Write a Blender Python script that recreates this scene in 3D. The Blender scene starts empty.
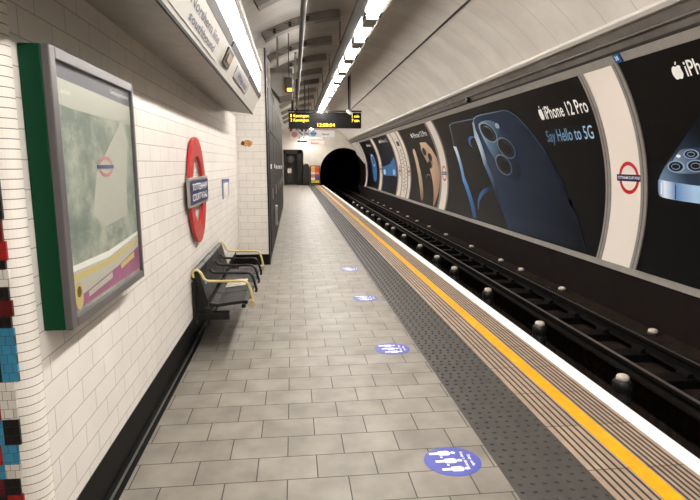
import bpy, bmesh, math, random
from mathutils import Vector, Matrix
random.seed(4)
S = bpy.context.scene
COL = S.collection
PI = math.pi

# ------------------------------------------------------------------ materials
def lin(h):
    h = h.lstrip('#'); v = [int(h[i:i+2], 16)/255 for i in (0, 2, 4)]
    return tuple((c/12.92 if c <= .04045 else ((c+.055)/1.055)**2.4) for c in v)

def mat(name, col, rough=.5, metal=0., emit=None, es=0., noise=0., nscale=8., bump=0., spec=.5, coat=0.):
    m = bpy.data.materials.new(name); m.use_nodes = True
    nt = m.node_tree; b = nt.nodes['Principled BSDF']
    b.inputs['Base Color'].default_value = (*col, 1); b.inputs['Roughness'].default_value = rough
    b.inputs['Metallic'].default_value = metal; b.inputs['Specular IOR Level'].default_value = spec
    b.inputs['Coat Weight'].default_value = coat
    if emit:
        b.inputs['Emission Color'].default_value = (*emit, 1); b.inputs['Emission Strength'].default_value = es
    if noise or bump:
        tc = nt.nodes.new('ShaderNodeTexCoord'); n = nt.nodes.new('ShaderNodeTexNoise')
        n.inputs['Scale'].default_value = nscale; n.inputs['Detail'].default_value = 6
        nt.links.new(tc.outputs['Object'], n.inputs['Vector'])
        if noise:
            r = nt.nodes.new('ShaderNodeValToRGB')
            r.color_ramp.elements[0].position = .3; r.color_ramp.elements[1].position = .7
            r.color_ramp.elements[0].color = (*[c*(1-noise) for c in col], 1)
            r.color_ramp.elements[1].color = (*[min(1, c*(1+noise)) for c in col], 1)
            nt.links.new(n.outputs['Fac'], r.inputs['Fac']); nt.links.new(r.outputs['Color'], b.inputs['Base Color'])
        if bump:
            bp = nt.nodes.new('ShaderNodeBump'); bp.inputs['Strength'].default_value = bump; bp.inputs['Distance'].default_value = .01
            nt.links.new(n.outputs['Fac'], bp.inputs['Height']); nt.links.new(bp.outputs['Normal'], b.inputs['Normal'])
    return m

def tile_mat(name, ua, va, u0, v0, w, h, mortar, c1, c2, cm, rough=.3, offset=.5, bumpd=.004, noise=.12, nscale=3., spec=.4):
    """running-bond tiles; ua/va pick the object axes that run along and up the courses"""
    m = bpy.data.materials.new(name); m.use_nodes = True
    nt = m.node_tree; b = nt.nodes['Principled BSDF']; L = nt.links.new
    tc = nt.nodes.new('ShaderNodeTexCoord'); sp = nt.nodes.new('ShaderNodeSeparateXYZ'); L(tc.outputs['Object'], sp.inputs[0])
    cb = nt.nodes.new('ShaderNodeCombineXYZ')
    for i, (ax, o) in enumerate(((ua, u0), (va, v0))):
        s = nt.nodes.new('ShaderNodeMath'); s.operation = 'SUBTRACT'; s.inputs[1].default_value = o
        L(sp.outputs[ax], s.inputs[0]); L(s.outputs[0], cb.inputs[i])
    br = nt.nodes.new('ShaderNodeTexBrick'); L(cb.outputs[0], br.inputs['Vector'])
    br.offset = offset; br.offset_frequency = 2; br.squash = 1
    for k, v in (('Scale', 1), ('Mortar Size', mortar), ('Mortar Smooth', .2), ('Bias', 0), ('Brick Width', w), ('Row Height', h)):
        br.inputs[k].default_value = v
    br.inputs['Color1'].default_value = (*c1, 1); br.inputs['Color2'].default_value = (*c2, 1); br.inputs['Mortar'].default_value = (*cm, 1)
    n = nt.nodes.new('ShaderNodeTexNoise'); n.inputs['Scale'].default_value = nscale; n.inputs['Detail'].default_value = 7
    L(tc.outputs['Object'], n.inputs['Vector'])
    mr = nt.nodes.new('ShaderNodeMapRange'); mr.inputs['From Min'].default_value = .3; mr.inputs['From Max'].default_value = .7
    mr.inputs['To Min'].default_value = 1-noise; mr.inputs['To Max'].default_value = 1+noise
    L(n.outputs['Fac'], mr.inputs['Value'])
    mx = nt.nodes.new('ShaderNodeVectorMath'); mx.operation = 'SCALE'
    L(br.outputs['Color'], mx.inputs[0]); L(mr.outputs[0], mx.inputs['Scale']); L(mx.outputs[0], b.inputs['Base Color'])
    b.inputs['Roughness'].default_value = rough; b.inputs['Specular IOR Level'].default_value = spec
    bp = nt.nodes.new('ShaderNodeBump'); bp.inputs['Distance'].default_value = bumpd; bp.inputs['Strength'].default_value = .5; bp.invert = True
    L(br.outputs['Fac'], bp.inputs['Height']); L(bp.outputs['Normal'], b.inputs['Normal'])
    return m

def grad_mat(name, p0, p1, stops, rough=.35, spec=.12):
    """printed colour blend between two points of the artwork (y,z)"""
    m = bpy.data.materials.new(name); m.use_nodes = True
    nt = m.node_tree; b = nt.nodes['Principled BSDF']; L = nt.links.new
    tc = nt.nodes.new('ShaderNodeTexCoord')
    d = Vector((0, p1[0]-p0[0], p1[1]-p0[1])); l2 = d.length_squared
    s = nt.nodes.new('ShaderNodeVectorMath'); s.operation = 'SUBTRACT'; s.inputs[1].default_value = (0, p0[0], p0[1])
    L(tc.outputs['Object'], s.inputs[0])
    dt = nt.nodes.new('ShaderNodeVectorMath'); dt.operation = 'DOT_PRODUCT'; dt.inputs[1].default_value = d/l2
    L(s.outputs[0], dt.inputs[0])
    r = nt.nodes.new('ShaderNodeValToRGB'); L(dt.outputs['Value'], r.inputs['Fac'])
    e = r.color_ramp.elements
    while len(e) < len(stops): e.new(.5)
    for k, (p, c) in enumerate(stops): e[k].position = p; e[k].color = (*c, 1)
    L(r.outputs['Color'], b.inputs['Base Color']); b.inputs['Roughness'].default_value = rough
    b.inputs['Specular IOR Level'].default_value = spec
    return m

M = {}
M['floor'] = tile_mat('floor_tiles', 0, 1, -.213, .1134, .314, .2176, .0032, (.245, .220, .187), (.207, .185, .157), (.035, .03, .026), rough=.47, spec=.28, noise=.2, nscale=5, bumpd=.003)
M['walltile'] = tile_mat('wall_tiles', 1, 2, 0, .067, .25, .0965, .0022, (.76, .715, .66), (.73, .69, .635), (.42, .385, .345), rough=.25, noise=.05, bumpd=.003)
M['walltilex'] = tile_mat('pier_tiles', 0, 2, -.39, .02, .22, .1095, .0022, (.76, .715, .66), (.73, .69, .635), (.40, .37, .33), rough=.25, noise=.05, bumpd=.003)
M['smalltile'] = tile_mat('narrow_white_tiles', 0, 2, 0, 0, 9, .031, .0015, (.80, .75, .68), (.80, .75, .68), (.16, .14, .12), rough=.35, noise=.06)
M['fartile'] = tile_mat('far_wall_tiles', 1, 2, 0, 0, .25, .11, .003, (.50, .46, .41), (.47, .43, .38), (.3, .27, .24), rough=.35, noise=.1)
M['skirt'] = mat('skirting_black', (.005, .0046, .004), .55, noise=.3, spec=.12)
M['steel'] = mat('steel_channel', (.28, .27, .25), .35, .8)
M['tactile'] = mat('tactile_grey', (.044, .039, .034), .5, noise=.22, nscale=9)
M['coping'] = tile_mat('coping_stone', 1, 0, .07, 0, .47, 5, .004, (.36, .262, .195), (.30, .22, .163), (.06, .048, .04), rough=.5, offset=0, noise=.15, nscale=12)
M['groove'] = mat('groove_black', (.012, .010, .009), .7)
M['yellow'] = mat('line_yellow', lin('#dda010'), .4, noise=.1, nscale=14)
M['white'] = mat('edge_white', (.86, .85, .82), .45, noise=.04)
M['pit'] = mat('track_dirt', (.022, .0155, .012), 1., spec=.05, noise=.4, nscale=10, bump=.5)
M['bore'] = mat('bore_black', (.003, .0026, .0022), 1., spec=.05)  # plain near-black for the bore, its end and the sheet by the mouth
M['brownwall'] = mat('track_wall_brown', (.0135, .009, .008), .7, spec=.15, noise=.18, nscale=2.5)
M['railtop'] = mat('rail_polished', (.45, .42, .40), .3, .9)
M['raildark'] = mat('rail_rust', (.0045, .0036, .003), .8, 0., spec=.1, noise=.3)
M['sleeper'] = mat('sleeper_dark', (.004, .0032, .0027), .95, spec=.1, noise=.3)
M['pot'] = mat('insulator_black', (.012, .011, .011), .45)
M['cap'] = mat('insulator_cap', (.62, .54, .44), .5, noise=.15, nscale=30)
M['black'] = mat('black_gloss', (.004, .004, .004), .4, spec=.2)
M['adblack'] = mat('poster_black', (.0035, .0032, .003), .35, spec=.12)
M['frame'] = mat('poster_frame_grey', (.30, .275, .25), .4, .3, noise=.08)
M['framedark'] = mat('frame_grey_lilac', (.12, .11, .11), .4, .2)
M['panelw'] = mat('enamel_white', (.80, .72, .64), .3)
M['red'] = mat('roundel_red', lin('#c01820'), .4)
M['redl'] = mat('roundel_red_wall', lin('#b02a2a'), .35)
M['blue'] = mat('roundel_blue', lin('#141c50'), .35)
M['textw'] = mat('print_white', (.88, .86, .84), .4)
M['textb'] = grad_mat('print_blue_text', (9.6, 2), (8.07, 2), [(0, lin('#4d6f92')), (.6, lin('#7fa6cd')), (1, lin('#a9cbe6'))])
M['vault'] = None
M['duct'] = mat('dark_grey_metal', (.10, .09, .08), .4, .4, noise=.2)
M['trunk'] = mat('trunking_band', (.13, .115, .10), .45, .2, noise=.25, nscale=3)
M['lip'] = mat('lip_light_grey', (.52, .48, .43), .45)
M['lamp'] = mat('lit_tube_diffuser', (.9, .9, .9), .4, emit=(1, .955, .90), es=104)
M['cove'] = mat('lit_cove_diffuser', (.9, .9, .9), .3, emit=(1, .96, .91), es=2.4)
M['covepale'] = mat('cove_reflector', (.75, .71, .65), .12)
M['bulk'] = mat('bulkhead_cream', (.52, .49, .445), .35, noise=.04)
M['soffit'] = mat('soffit_grey', (.30, .275, .245), .5, noise=.12)
M['greytext'] = mat('sign_letter_slate', (.10, .10, .15), .4)
M['plaque'] = mat('plaque_grey', (.36, .35, .36), .35)
M['gold'] = mat('plate_brass', lin('#8a6a35'), .35, .4, noise=.4, nscale=14)
M['goldd'] = mat('plate_dark', lin('#2c2517'), .4)
M['green'] = mat('case_green', lin('#00381f'), .5, spec=.2)
M['benchblk'] = mat('bench_black', (.010, .0095, .009), .42, 0., spec=.3)
M['brass'] = mat('arm_yellow', lin('#c9b67c'), .4, .1)
M['beige'] = mat('disc_beige', lin('#a8977a'), .4)
M['led'] = mat('led_amber', (.8, .35, .02), .5, emit=(1, .50, .04), es=4)
M['disc'] = mat('sticker_violet', lin('#4950a6'), .4, noise=.1, nscale=12)
M['stain'] = mat('bare_render_brown', lin('#b5834f'), .8, noise=.35, nscale=40, bump=.6)
M['staind'] = mat('broken_edge', lin('#4a3018'), .8)
M['buff'] = mat('repair_buff', lin('#d2bda0'), .6)
M['pink'] = mat('sign_pink', lin('#d78f96'), .4)
M['ltblue'] = mat('sign_lightblue', lin('#7fb6d8'), .4)
M['bluelite'] = mat('sign_slate_blue', lin('#5a709c'), .4)
M['signblue'] = mat('number_blue', lin('#1a4f86'), .4)
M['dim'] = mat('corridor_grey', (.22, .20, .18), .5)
M['darkdoor'] = mat('door_charcoal', (.034, .0295, .0255), .65, 0, spec=.15, noise=.2, nscale=4)
M['darkdoor2'] = mat('door_frame_charcoal', (.020, .019, .018), .6, spec=.15)
M['fascgrey'] = mat('slot_dark', (.055, .05, .045), .4)
M['dome'] = mat('dome_white', (.85, .84, .82), .25)

M['traydark'] = mat('tray_dark', (.035, .031, .027), .5, spec=.2)
M['capgrey'] = mat('lamp_end_grey', (.24, .22, .20), .6)
def vault_mat():
    m = bpy.data.materials.new('vault_lining'); m.use_nodes = True
    nt = m.node_tree; b = nt.nodes['Principled BSDF']; L = nt.links.new
    tc = nt.nodes.new('ShaderNodeTexCoord'); sp = nt.nodes.new('ShaderNodeSeparateXYZ'); L(tc.outputs['Object'], sp.inputs[0])
    n = nt.nodes.new('ShaderNodeTexNoise'); n.inputs['Scale'].default_value = 1.3; n.inputs['Detail'].default_value = 7
    L(tc.outputs['Object'], n.inputs['Vector'])
    r = nt.nodes.new('ShaderNodeValToRGB'); r.color_ramp.elements[0].position = .3; r.color_ramp.elements[1].position = .75
    r.color_ramp.elements[0].color = (.54, .50, .455, 1); r.color_ramp.elements[1].color = (.68, .635, .58, 1)
    L(n.outputs['Fac'], r.inputs['Fac'])
    # panel seams every 0.61 m
    d = nt.nodes.new('ShaderNodeMath'); d.operation = 'PINGPONG'; d.inputs[1].default_value = .305; L(sp.outputs[1], d.inputs[0])
    lt = nt.nodes.new('ShaderNodeMath'); lt.operation = 'LESS_THAN'; lt.inputs[1].default_value = .006; L(d.outputs[0], lt.inputs[0])
    mx = nt.nodes.new('ShaderNodeMix'); mx.data_type = 'RGBA'; L(lt.outputs[0], mx.inputs['Factor'])
    L(r.outputs['Color'], mx.inputs['A']); mx.inputs['B'].default_value = (.38, .35, .315, 1)
    L(mx.outputs['Result'], b.inputs['Base Color']); b.inputs['Roughness'].default_value = .42
    # each lining sheet bows a little
    bp = nt.nodes.new('ShaderNodeBump'); bp.inputs['Strength'].default_value = .7; bp.inputs['Distance'].default_value = .05
    L(d.outputs[0], bp.inputs['Height']); L(bp.outputs['Normal'], b.inputs['Normal'])
    return m
M['vault'] = vault_mat()

# ------------------------------------------------------------------ mesh helpers
class MB:
    def __init__(s): s.v = []; s.f = []; s.mi = []; s.mats = []; s.smooth = []
    def _m(s, m):
        if m not in s.mats: s.mats.append(m)
        return s.mats.index(m)
    def add(s, vs, fs, m, smooth=False):
        o = len(s.v); s.v += [tuple(v) for v in vs]; k = s._m(m)
        for f in fs: s.f.append([o+i for i in f]); s.mi.append(k); s.smooth.append(smooth)
        return s
    def box(s, x0, x1, y0, y1, z0, z1, m):
        v = [(x, y, z) for x in (x0, x1) for y in (y0, y1) for z in (z0, z1)]
        return s.add(v, [(0, 1, 3, 2), (4, 6, 7, 5), (0, 4, 5, 1), (2, 3, 7, 6), (0, 2, 6, 4), (1, 5, 7, 3)], m)
    def prism(s, prof, a0, a1, axis, m, smooth=False):
        """closed profile swept along an axis; prof gives the other two coordinates in order"""
        n = len(prof)
        def P(p, a):
            return {'y': (p[0], a, p[1]), 'x': (a, p[0], p[1]), 'z': (p[0], p[1], a)}[axis]
        v = [P(p, a0) for p in prof]+[P(p, a1) for p in prof]
        fs = [(i, (i+1) % n, n+(i+1) % n, n+i) for i in range(n)]
        s.add(v, fs, m, smooth)
        s.add(v, [tuple(range(n)), tuple(range(2*n-1, n-1, -1))], m)
        return s
    def tube(s, pts, r, m, n=10, caps=True):
        pts = [Vector(p) for p in pts]; rings = []; prev = None
        for i, p in enumerate(pts):
            t = (pts[min(i+1, len(pts)-1)]-pts[max(i-1, 0)]).normalized()
            u = prev if prev is not None else (Vector((0, 0, 1)) if abs(t.z) < .9 else Vector((1, 0, 0)))
            u = (u-t*u.dot(t)).normalized(); prev = u; w = t.cross(u)
            rr = r[i] if isinstance(r, (list, tuple)) else r
            rings.append([p+(u*math.cos(2*PI*k/n)+w*math.sin(2*PI*k/n))*rr for k in range(n)])
        v = [q for g in rings for q in g]
        fs = [(i*n+k, i*n+(k+1) % n, (i+1)*n+(k+1) % n, (i+1)*n+k) for i in range(len(pts)-1) for k in range(n)]
        s.add(v, fs, m, True)
        if caps: s.add(v, [tuple(range(n-1, -1, -1)), tuple(range(len(v)-n, len(v)))], m)
        return s
    def lathe(s, prof, cx, cy, z0, m, n=16):
        v = []; fs = []
        for r, z in prof:
            v += [(cx+r*math.cos(2*PI*k/n), cy+r*math.sin(2*PI*k/n), z0+z) for k in range(n)]
        for i in range(len(prof)-1):
            fs += [(i*n+k, i*n+(k+1) % n, (i+1)*n+(k+1) % n, (i+1)*n+k) for k in range(n)]
        s.add(v, fs, m, True)
        s.add(v, [tuple(range(n-1, -1, -1)), tuple(range(len(v)-n, len(v)))], m)
        return s
    def build(s, name, parent=None, label=None, bevel=0, kind=None, cat=None, group=None, recalc=True):
        me = bpy.data.meshes.new(name); me.from_pydata(s.v, [], s.f)
        for mm in s.mats: me.materials.append(mm)
        me.polygons.foreach_set('material_index', s.mi); me.polygons.foreach_set('use_smooth', s.smooth)
        if recalc:
            bm = bmesh.new(); bm.from_mesh(me); bmesh.ops.recalc_face_normals(bm, faces=bm.faces); bm.to_mesh(me); bm.free()
        o = bpy.data.objects.new(name, me); COL.objects.link(o)
        if bevel:
            b = o.modifiers.new('bevel', 'BEVEL'); b.width = bevel; b.segments = 2; b.limit_method = 'ANGLE'; b.angle_limit = .7
        if parent:
            o.parent = parent; bpy.context.view_layer.update() if False else None
            o.matrix_parent_inverse = Matrix.Translation(-Vector(parent.location))
        tag(o, label, cat, group, kind)
        return o

def tag(o, label=None, cat=None, group=None, kind=None):
    if label: o['label'] = label
    if cat: o['category'] = cat
    if group: o['group'] = group
    if kind: o['kind'] = kind
    return o

def thing(name, label, cat, loc=(0, 0, 0), group=None):
    o = bpy.data.objects.new(name, None); COL.objects.link(o); o.location = loc; o.empty_display_size = .1
    return tag(o, label, cat, group)

def copy_thing(src, loc, label, group=None):
    r = src.copy(); COL.objects.link(r); r.location = loc; r['label'] = label
    if group: r['group'] = group
    for ch in list(src.children):
        c = ch.copy(); COL.objects.link(c); c.parent = r; c.matrix_parent_inverse = ch.matrix_parent_inverse.copy()
    return r

_txt = {}
def text2d(s, bold=0.):
    """outline text as (verts, faces, width) with the cap height scaled to 1"""
    if (s, bold) in _txt: return _txt[(s, bold)]
    def conv(t):
        cu = bpy.data.curves.new('t', 'FONT'); cu.body = t; cu.resolution_u = 3; cu.offset = bold
        ob = bpy.data.objects.new('t', cu); COL.objects.link(ob)
        bpy.context.view_layer.update()
        me = bpy.data.meshes.new_from_object(ob.evaluated_get(bpy.context.evaluated_depsgraph_get()))
        v = [(p.co.x, p.co.y) for p in me.vertices]; f = [tuple(p.vertices) for p in me.polygons]
        bpy.data.objects.remove(ob); bpy.data.curves.remove(cu); bpy.data.meshes.remove(me)
        return v, f
    hv, _ = conv('H'); cap = max(y for _, y in hv)-min(y for _, y in hv)
    v, f = conv(s); x0 = min(x for x, _ in v); x1 = max(x for x, _ in v)
    out = ([((x-x0)/cap, y/cap) for x, y in v], f, (x1-x0)/cap)
    _txt[(s, bold)] = out
    return out

def put_text(mb, s, place, width, cap, m, bold=0., depth=None):
    """place(u, v) maps metres along / up the line of text to a world point"""
    v, f, w = text2d(s, bold); k = width/w
    mb.add([place(x*k, y*cap) for x, y in v], f, m)

# ------------------------------------------------------------------ the tunnel vault
CX, CZ, R = 1.27, .9, 3.65
Y0, Y1 = -6., 39.3
def onv(y, z, off=0.):
    r = R-off
    return (CX+math.sqrt(max(r*r-(z-CZ)**2, 0)), y, z)
def arc(a, r=R): return (CX+r*math.cos(a), CZ+r*math.sin(a))

def sheet(name, prof, y0, y1, m, ny=1, smooth=True, **kw):
    """open profile (x,z) swept along y, given a real thickness away from the room by a solidify"""
    mb = MB(); n = len(prof); v = []
    for j in range(ny+1):
        y = y0+(y1-y0)*j/ny; v += [(p[0], y, p[1]) for p in prof]
    fs = [(j*n+i, j*n+i+1, (j+1)*n+i+1, (j+1)*n+i) for j in range(ny) for i in range(n-1)]
    mb.add(v, fs, m, smooth)
    return mb.build(name, recalc=False, **kw)

zbot = .0
a0 = math.asin((zbot-CZ)/R); a1 = PI-math.asin((1.4-CZ)/R)
sheet('ceiling', [arc(a0+(a1-a0)*i/72) for i in range(73)], Y0, Y1, M['vault'], kind='structure', label='pale curved lining of the tunnel vault')

# wall behind the advertising, below the vault
xb = onv(0, 0)[0]
MB().prism([(xb-.012, .022), (xb+.25, .022), (xb+.25, -1.3), (4.90, -1.3), (4.90, -.64)], Y0, Y1, 'y', M['brownwall']).build('wall_right', kind='structure', label='dark brown wall beneath the advertising panels')

# ------------------------------------------------------------------ floor, platform edge and track pit
mb = MB()
mb.box(-.93, 1.062, Y0, Y1, -.14, 0, M['floor'])
mb.box(-3.2, -.93, Y0, 1.74, -.14, 0, M['floor'])
mb.box(-.96, -.93, 1.74, Y1, -.14, 0, M['floor'])
mb.build('floor', kind='structure', label='grey beige platform paving laid in running bond')

# tactile strip with real studs
mb = MB(); mb.box(1.062, 1.52, Y0, Y1, -.14, 0.001, M['tactile'])
nx, pitch = 7, .0645
v = []; f = []
rows = int((Y1-.6)/pitch)
for j in range(rows):
    y = .6+j*pitch
    for i in range(nx):
        x = 1.095+i*pitch+(pitch*.25 if j % 2 else -pitch*.0)
        o = len(v)
        for rr, zz in ((.0135, .001), (.0095, .0075)):
            v += [(x+rr*math.cos(k*PI/4), y+rr*math.sin(k*PI/4), zz) for k in range(8)]
        f += [(o+k, o+(k+1) % 8, o+8+(k+1) % 8, o+8+k) for k in range(8)]+[tuple(range(o+8, o+16))]
mb.add(v, f, M['tactile'])
mb.build('trim_1', kind='structure', label='dark grey studded tactile strip along the platform', recalc=False)

# ribbed coping: lands and grooves
mb = MB()
def groove_run(x0, x1, edges):
    x = x0
    for e in edges+[x1+.02]:
        top = min(e-.0075, x1)
        mb.box(x, top, Y0, Y1, -.14, .002, M['coping'])
        if e < x1: mb.box(e-.0075, e+.0075, Y0, Y1, -.14, .0008, M['groove'])
        x = e+.0075
groove_run(1.52, 1.748, [1.562, 1.603, 1.645, 1.687, 1.729])
groove_run(1.848, 2.066, [1.868, 1.901, 1.934, 1.967, 2.000, 2.033])
cop = mb.build('trim_2', kind='structure', label='ribbed beige coping slabs at the platform edge')
MB().box(1.748, 1.848, Y0, Y1, -.14, .004, M['yellow']).build('yellow_line', cop, label='solid yellow safety line', bevel=0)
mb = MB(); mb.prism([(2.066, .003), (2.18, .003), (2.185, -.004), (2.185, -.09), (2.066, -.09)], Y0, Y1, 'y', M['white'])
mb.build('trim_3', kind='structure', label='white painted nosing of the platform edge')
MB().box(1.9, 2.10, Y0, Y1, -1.3, -.09, M['pit']).build('wall_platform', kind='structure', label='dark face beneath the platform nosing')
mb = MB()
mb.box(2.1, 3.12, Y0, Y1+10, -1.3, -.98, M['pit'])
mb.box(3.12, 3.95, Y0, Y1+10, -1.75, -1.45, M['pit'])
mb.box(3.95, 4.9, Y0, Y1+10, -1.3, -.86, M['pit'])
mb.box(4.62, 4.9, Y0, Y1+10, -.87, -.66, M['pit'])
mb.build('track_bed', kind='structure', label='dark track bed with a pit between the rails', recalc=False)

# rails
def rail_prof(x, top, h, hw, fw):
    return [(x-hw, top), (x+hw, top), (x+hw, top-.035), (x+.010, top-.05), (x+.010, top-h+.025), (x+fw, top-h+.012), (x+fw, top-h),
            (x-fw, top-h), (x-fw, top-h+.012), (x-.010, top-h+.025), (x-.010, top-.05), (x-hw, top-.035)]
def rail(name, x, top, h, label, hw=.034, fw=.065, tm='railtop', tw=.7):
    r = thing(name, label, 'rail', (x, 0, top-h))
    MB().prism(rail_prof(x, top, h, hw, fw), Y0, Y1+8, 'y', M['raildark']).build('rail_body', r)
    MB().box(x-hw*tw, x+hw*tw, Y0, Y1+8, top-.002, top+.002, M[tm]).build('running_surface', r, label='worn shiny rail head')
    return r
M['railmid'] = mat('rail_worn', (.20, .17, .15), .4, .7)
rail('running_rail', 4.42, -.60, .15, 'far running rail below the advertising wall with a thin shiny head', tw=.55)
rail('conductor_rail', 3.70, -.59, .11, 'single central conductor rail between the black posts and the far rail', tm='railmid', hw=.03, tw=.75)
rail('running_rail', 2.98, -.60, .15, 'near running rail tucked close under the platform edge', tw=.55)

# sleepers and rail chairs beneath the far rail
proto = None
k = 0
for i in range(34):
    y = 3.6+i*.80
    lab = 'dark sleeper end with a rail chair under the far running rail'
    if proto is None:
        proto = thing('sleeper', lab, 'sleeper', (4.3, y, -.86), 'sleepers under the far rail')
        MB().box(3.96, 4.60, y-.12, y+.12, -.86, -.7505, M['sleeper']).build('timber', proto, bevel=.012)
        for q in (-1, 1):
            c = MB(); c.prism([(4.42+q*a, z) for a, z in ((.15, -.75), (.13, -.70), (.072, -.685), (.070, -.75))], y-.09, y+.09, 'y', M['raildark']); c.build('rail_chair', proto, bevel=.008)
    else: copy_thing(proto, (4.3, y, -.86), lab)

ORD = ['nearest', 'second', 'third', 'fourth', 'fifth', 'sixth', 'seventh', 'eighth', 'ninth', 'tenth', 'eleventh', 'twelfth', 'thirteenth', 'fourteenth', 'fifteenth', 'sixteenth']
# insulator posts close to the platform edge
ys = [4.98, 6.90, 8.93, 10.94, 12.35, 14.1, 16.24, 18.1, 19.3, 21.2, 22.9, 24.6, 26.5, 28.4, 30.4]
proto = None
for i, y in enumerate(ys):
    lab = ('nearest' if i == 0 else ORD[i]+' nearest') + ' black insulator post with a pale cap beside the platform edge' if i < 10 else 'tiny far insulator post with a pale cap beside the platform edge'
    if proto is None:
        proto = thing('insulator_post', lab, 'insulator', (3.43, y, -1.45), 'insulator posts beside the platform')
        MB().lathe([(.11, 0), (.11, .06), (.098, .08), (.098, .62), (.088, .64), (.088, .67), (.098, .69), (.098, .76), (.075, .79)], 3.43, y, -1.45, M['pot']).build('post', proto)
        MB().lathe([(.060, 0), (.066, .012), (.066, .035), (.055, .052), (.03, .06)], 3.43, y, -.665, M['cap'], 14).build('cap', proto)
    else: copy_thing(proto, (3.43, y, -1.45), lab, 'insulator posts beside the platform')
# insulators along the ledge on the far side
ys = [6.37, 8.82, 10.56, 11.66, 13.73, 16.16, 18.29, 20.14, 21.9, 23.95, 25.8, 27.8, 29.8, 31.8]
proto = None
for i, y in enumerate(ys):
    lab = ('nearest' if i == 0 else ORD[i]+' nearest') + ' pale insulator on the ledge under the advertising wall' if i < 9 else 'tiny far pale insulator on the ledge under the advertising wall'
    if proto is None:
        proto = thing('ledge_insulator', lab, 'insulator', (4.76, y, -.66), 'insulators on the far ledge')
        MB().lathe([(.07, 0), (.07, .012), (.045, .02)], 4.76, y, -.66, M['pot']).build('base', proto)
        MB().lathe([(.058, 0), (.064, .012), (.060, .03), (.048, .044), (.025, .05)], 4.76, y, -.64, M['cap'], 14).build('cap', proto)
    else: copy_thing(proto, (4.76, y, -.66), lab, 'insulators on the far ledge')

# ------------------------------------------------------------------ advertising wall
ZB, ZT = .03, 2.93
def curved_bar(mb, ya, yb, za, zb, o0, o1, m, n=14):
    """block bent to the vault between heights za and zb, from depth o0 to o1 in front of it"""
    zs = [za+(zb-za)*i/n for i in range(n+1)]
    v = []
    for z in zs:
        a = onv(ya, z, o0); b = onv(ya, z, o1); v += [a, b, (b[0], yb, z), (a[0], yb, z)]
    fs = []
    for i in range(n):
        p = i*4; q = p+4
        fs += [(p+1, p+2, q+2, q+1), (p, p+1, q+1, q), (p+2, p+3, q+3, q+2), (p+3, p, q, q+3)]
    mb.add(v, fs, m, False)
    mb.add(v, [(0, 1, 2, 3), (4*n, 4*n+1, 4*n+2, 4*n+3)], m)
    return mb

def art(mb, poly, off, m, y=None):
    """printed shape (y,z) laid on the curved panel"""
    bm = bmesh.new(); vs = [bm.verts.new((0, p[0], p[1])) for p in poly]; bm.faces.new(vs)
    bmesh.ops.triangulate(bm, faces=bm.faces[:])
    lo = min(p[1] for p in poly); hi = max(p[1] for p in poly); z = math.ceil(lo/.12)*.12
    while z < hi:
        bmesh.ops.bisect_plane(bm, geom=bm.verts[:]+bm.edges[:]+bm.faces[:], plane_co=(0, 0, z), plane_no=(0, 0, 1)); z += .12
    bmesh.ops.triangulate(bm, faces=bm.faces[:])
    bm.verts.index_update()
    fs = []
    for f in bm.faces:
        q = [v.index for v in f.verts]; a, b, c = [v.co for v in f.verts[:3]]
        if (b.y-a.y)*(c.z-a.z)-(b.z-a.z)*(c.y-a.y) > 0: q.reverse()
        fs.append(q)
    mb.add([onv(v.co.y, v.co.z, off) for v in bm.verts], fs, m, False)
    bm.free()
def ell(cy, cz, ry, rz, n=28, rot=0., a0=0., a1=2*PI):
    return [(cy+ry*math.cos(a)*math.cos(rot)-rz*math.sin(a)*math.sin(rot), cz+ry*math.cos(a)*math.sin(rot)+rz*math.sin(a)*math.cos(rot)) for a in [a0+(a1-a0)*i/n for i in range(n)]]
def ring_art(mb, cy, cz, ry, rz, t, off, m, n=36, rot=0., a0=0., a1=2*PI):
    seg = [a0+(a1-a0)*i/n for i in range(n+1)]
    def P(r1, r2, a): return onv(cy+r1*math.cos(a)*math.cos(rot)-r2*math.sin(a)*math.sin(rot), cz+r1*math.cos(a)*math.sin(rot)+r2*math.sin(a)*math.cos(rot), off)
    v = [P(ry, rz, a) for a in seg]+[P(ry-t, rz-t, a) for a in seg]
    mb.add(v, [(i, i+1, n+2+i, n+1+i) for i in range(n)], m)
def smoothpoly(P, it=2):
    for _ in range(it):
        Q = []
        for i in range(len(P)):
            a, b = P[i], P[(i+1) % len(P)]
            Q += [(a[0]*.75+b[0]*.25, a[1]*.75+b[1]*.25), (a[0]*.25+b[0]*.75, a[1]*.25+b[1]*.75)]
        P = Q
    return P
def apple(mb, yl, yr, zb, zt, off, m):
    """fruit emblem with a bite and a leaf; yl is its left edge as read"""
    H = zt-zb
    def T(p): return (yl+(yr-yl)*p[0], zb+H*p[1])
    body = [(.5, .70), (.40, .745), (.28, .76), (.14, .70), (.04, .55), (.01, .38), (.07, .20), (.18, .05), (.30, .0), (.42, .03), (.50, .045), (.58, .03), (.70, .0), (.82, .06), (.92, .20), (.97, .28),
            (.87, .36), (.82, .48), (.86, .60), (.93, .67), (.84, .74), (.72, .765), (.60, .74)]
    art(mb, [T(p) for p in smoothpoly(body, 1)], off, m)
    art(mb, [T(p) for p in smoothpoly([(.50, .80), (.52, .90), (.62, .98), (.70, 1.0), (.69, .90), (.60, .81)], 1)], off, m)
def line_text(mb, s, yl, yr, zb, cap, off, m, bold=.0):
    put_text(mb, s, lambda u, v: onv(yl-u, zb+v, off), yl-yr, cap, m, bold)

def billboard(name, ya, yb, label, m, cat='billboard', group=None):
    t = thing(name, label, cat, (xb, (ya+yb)/2, ZB), group)
    mb = MB(); curved_bar(mb, ya, yb, ZB+.06, ZT-.02, .004, .022, m, 24)
    mb.build('panel', t)
    return t
OFF = .024
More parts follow.
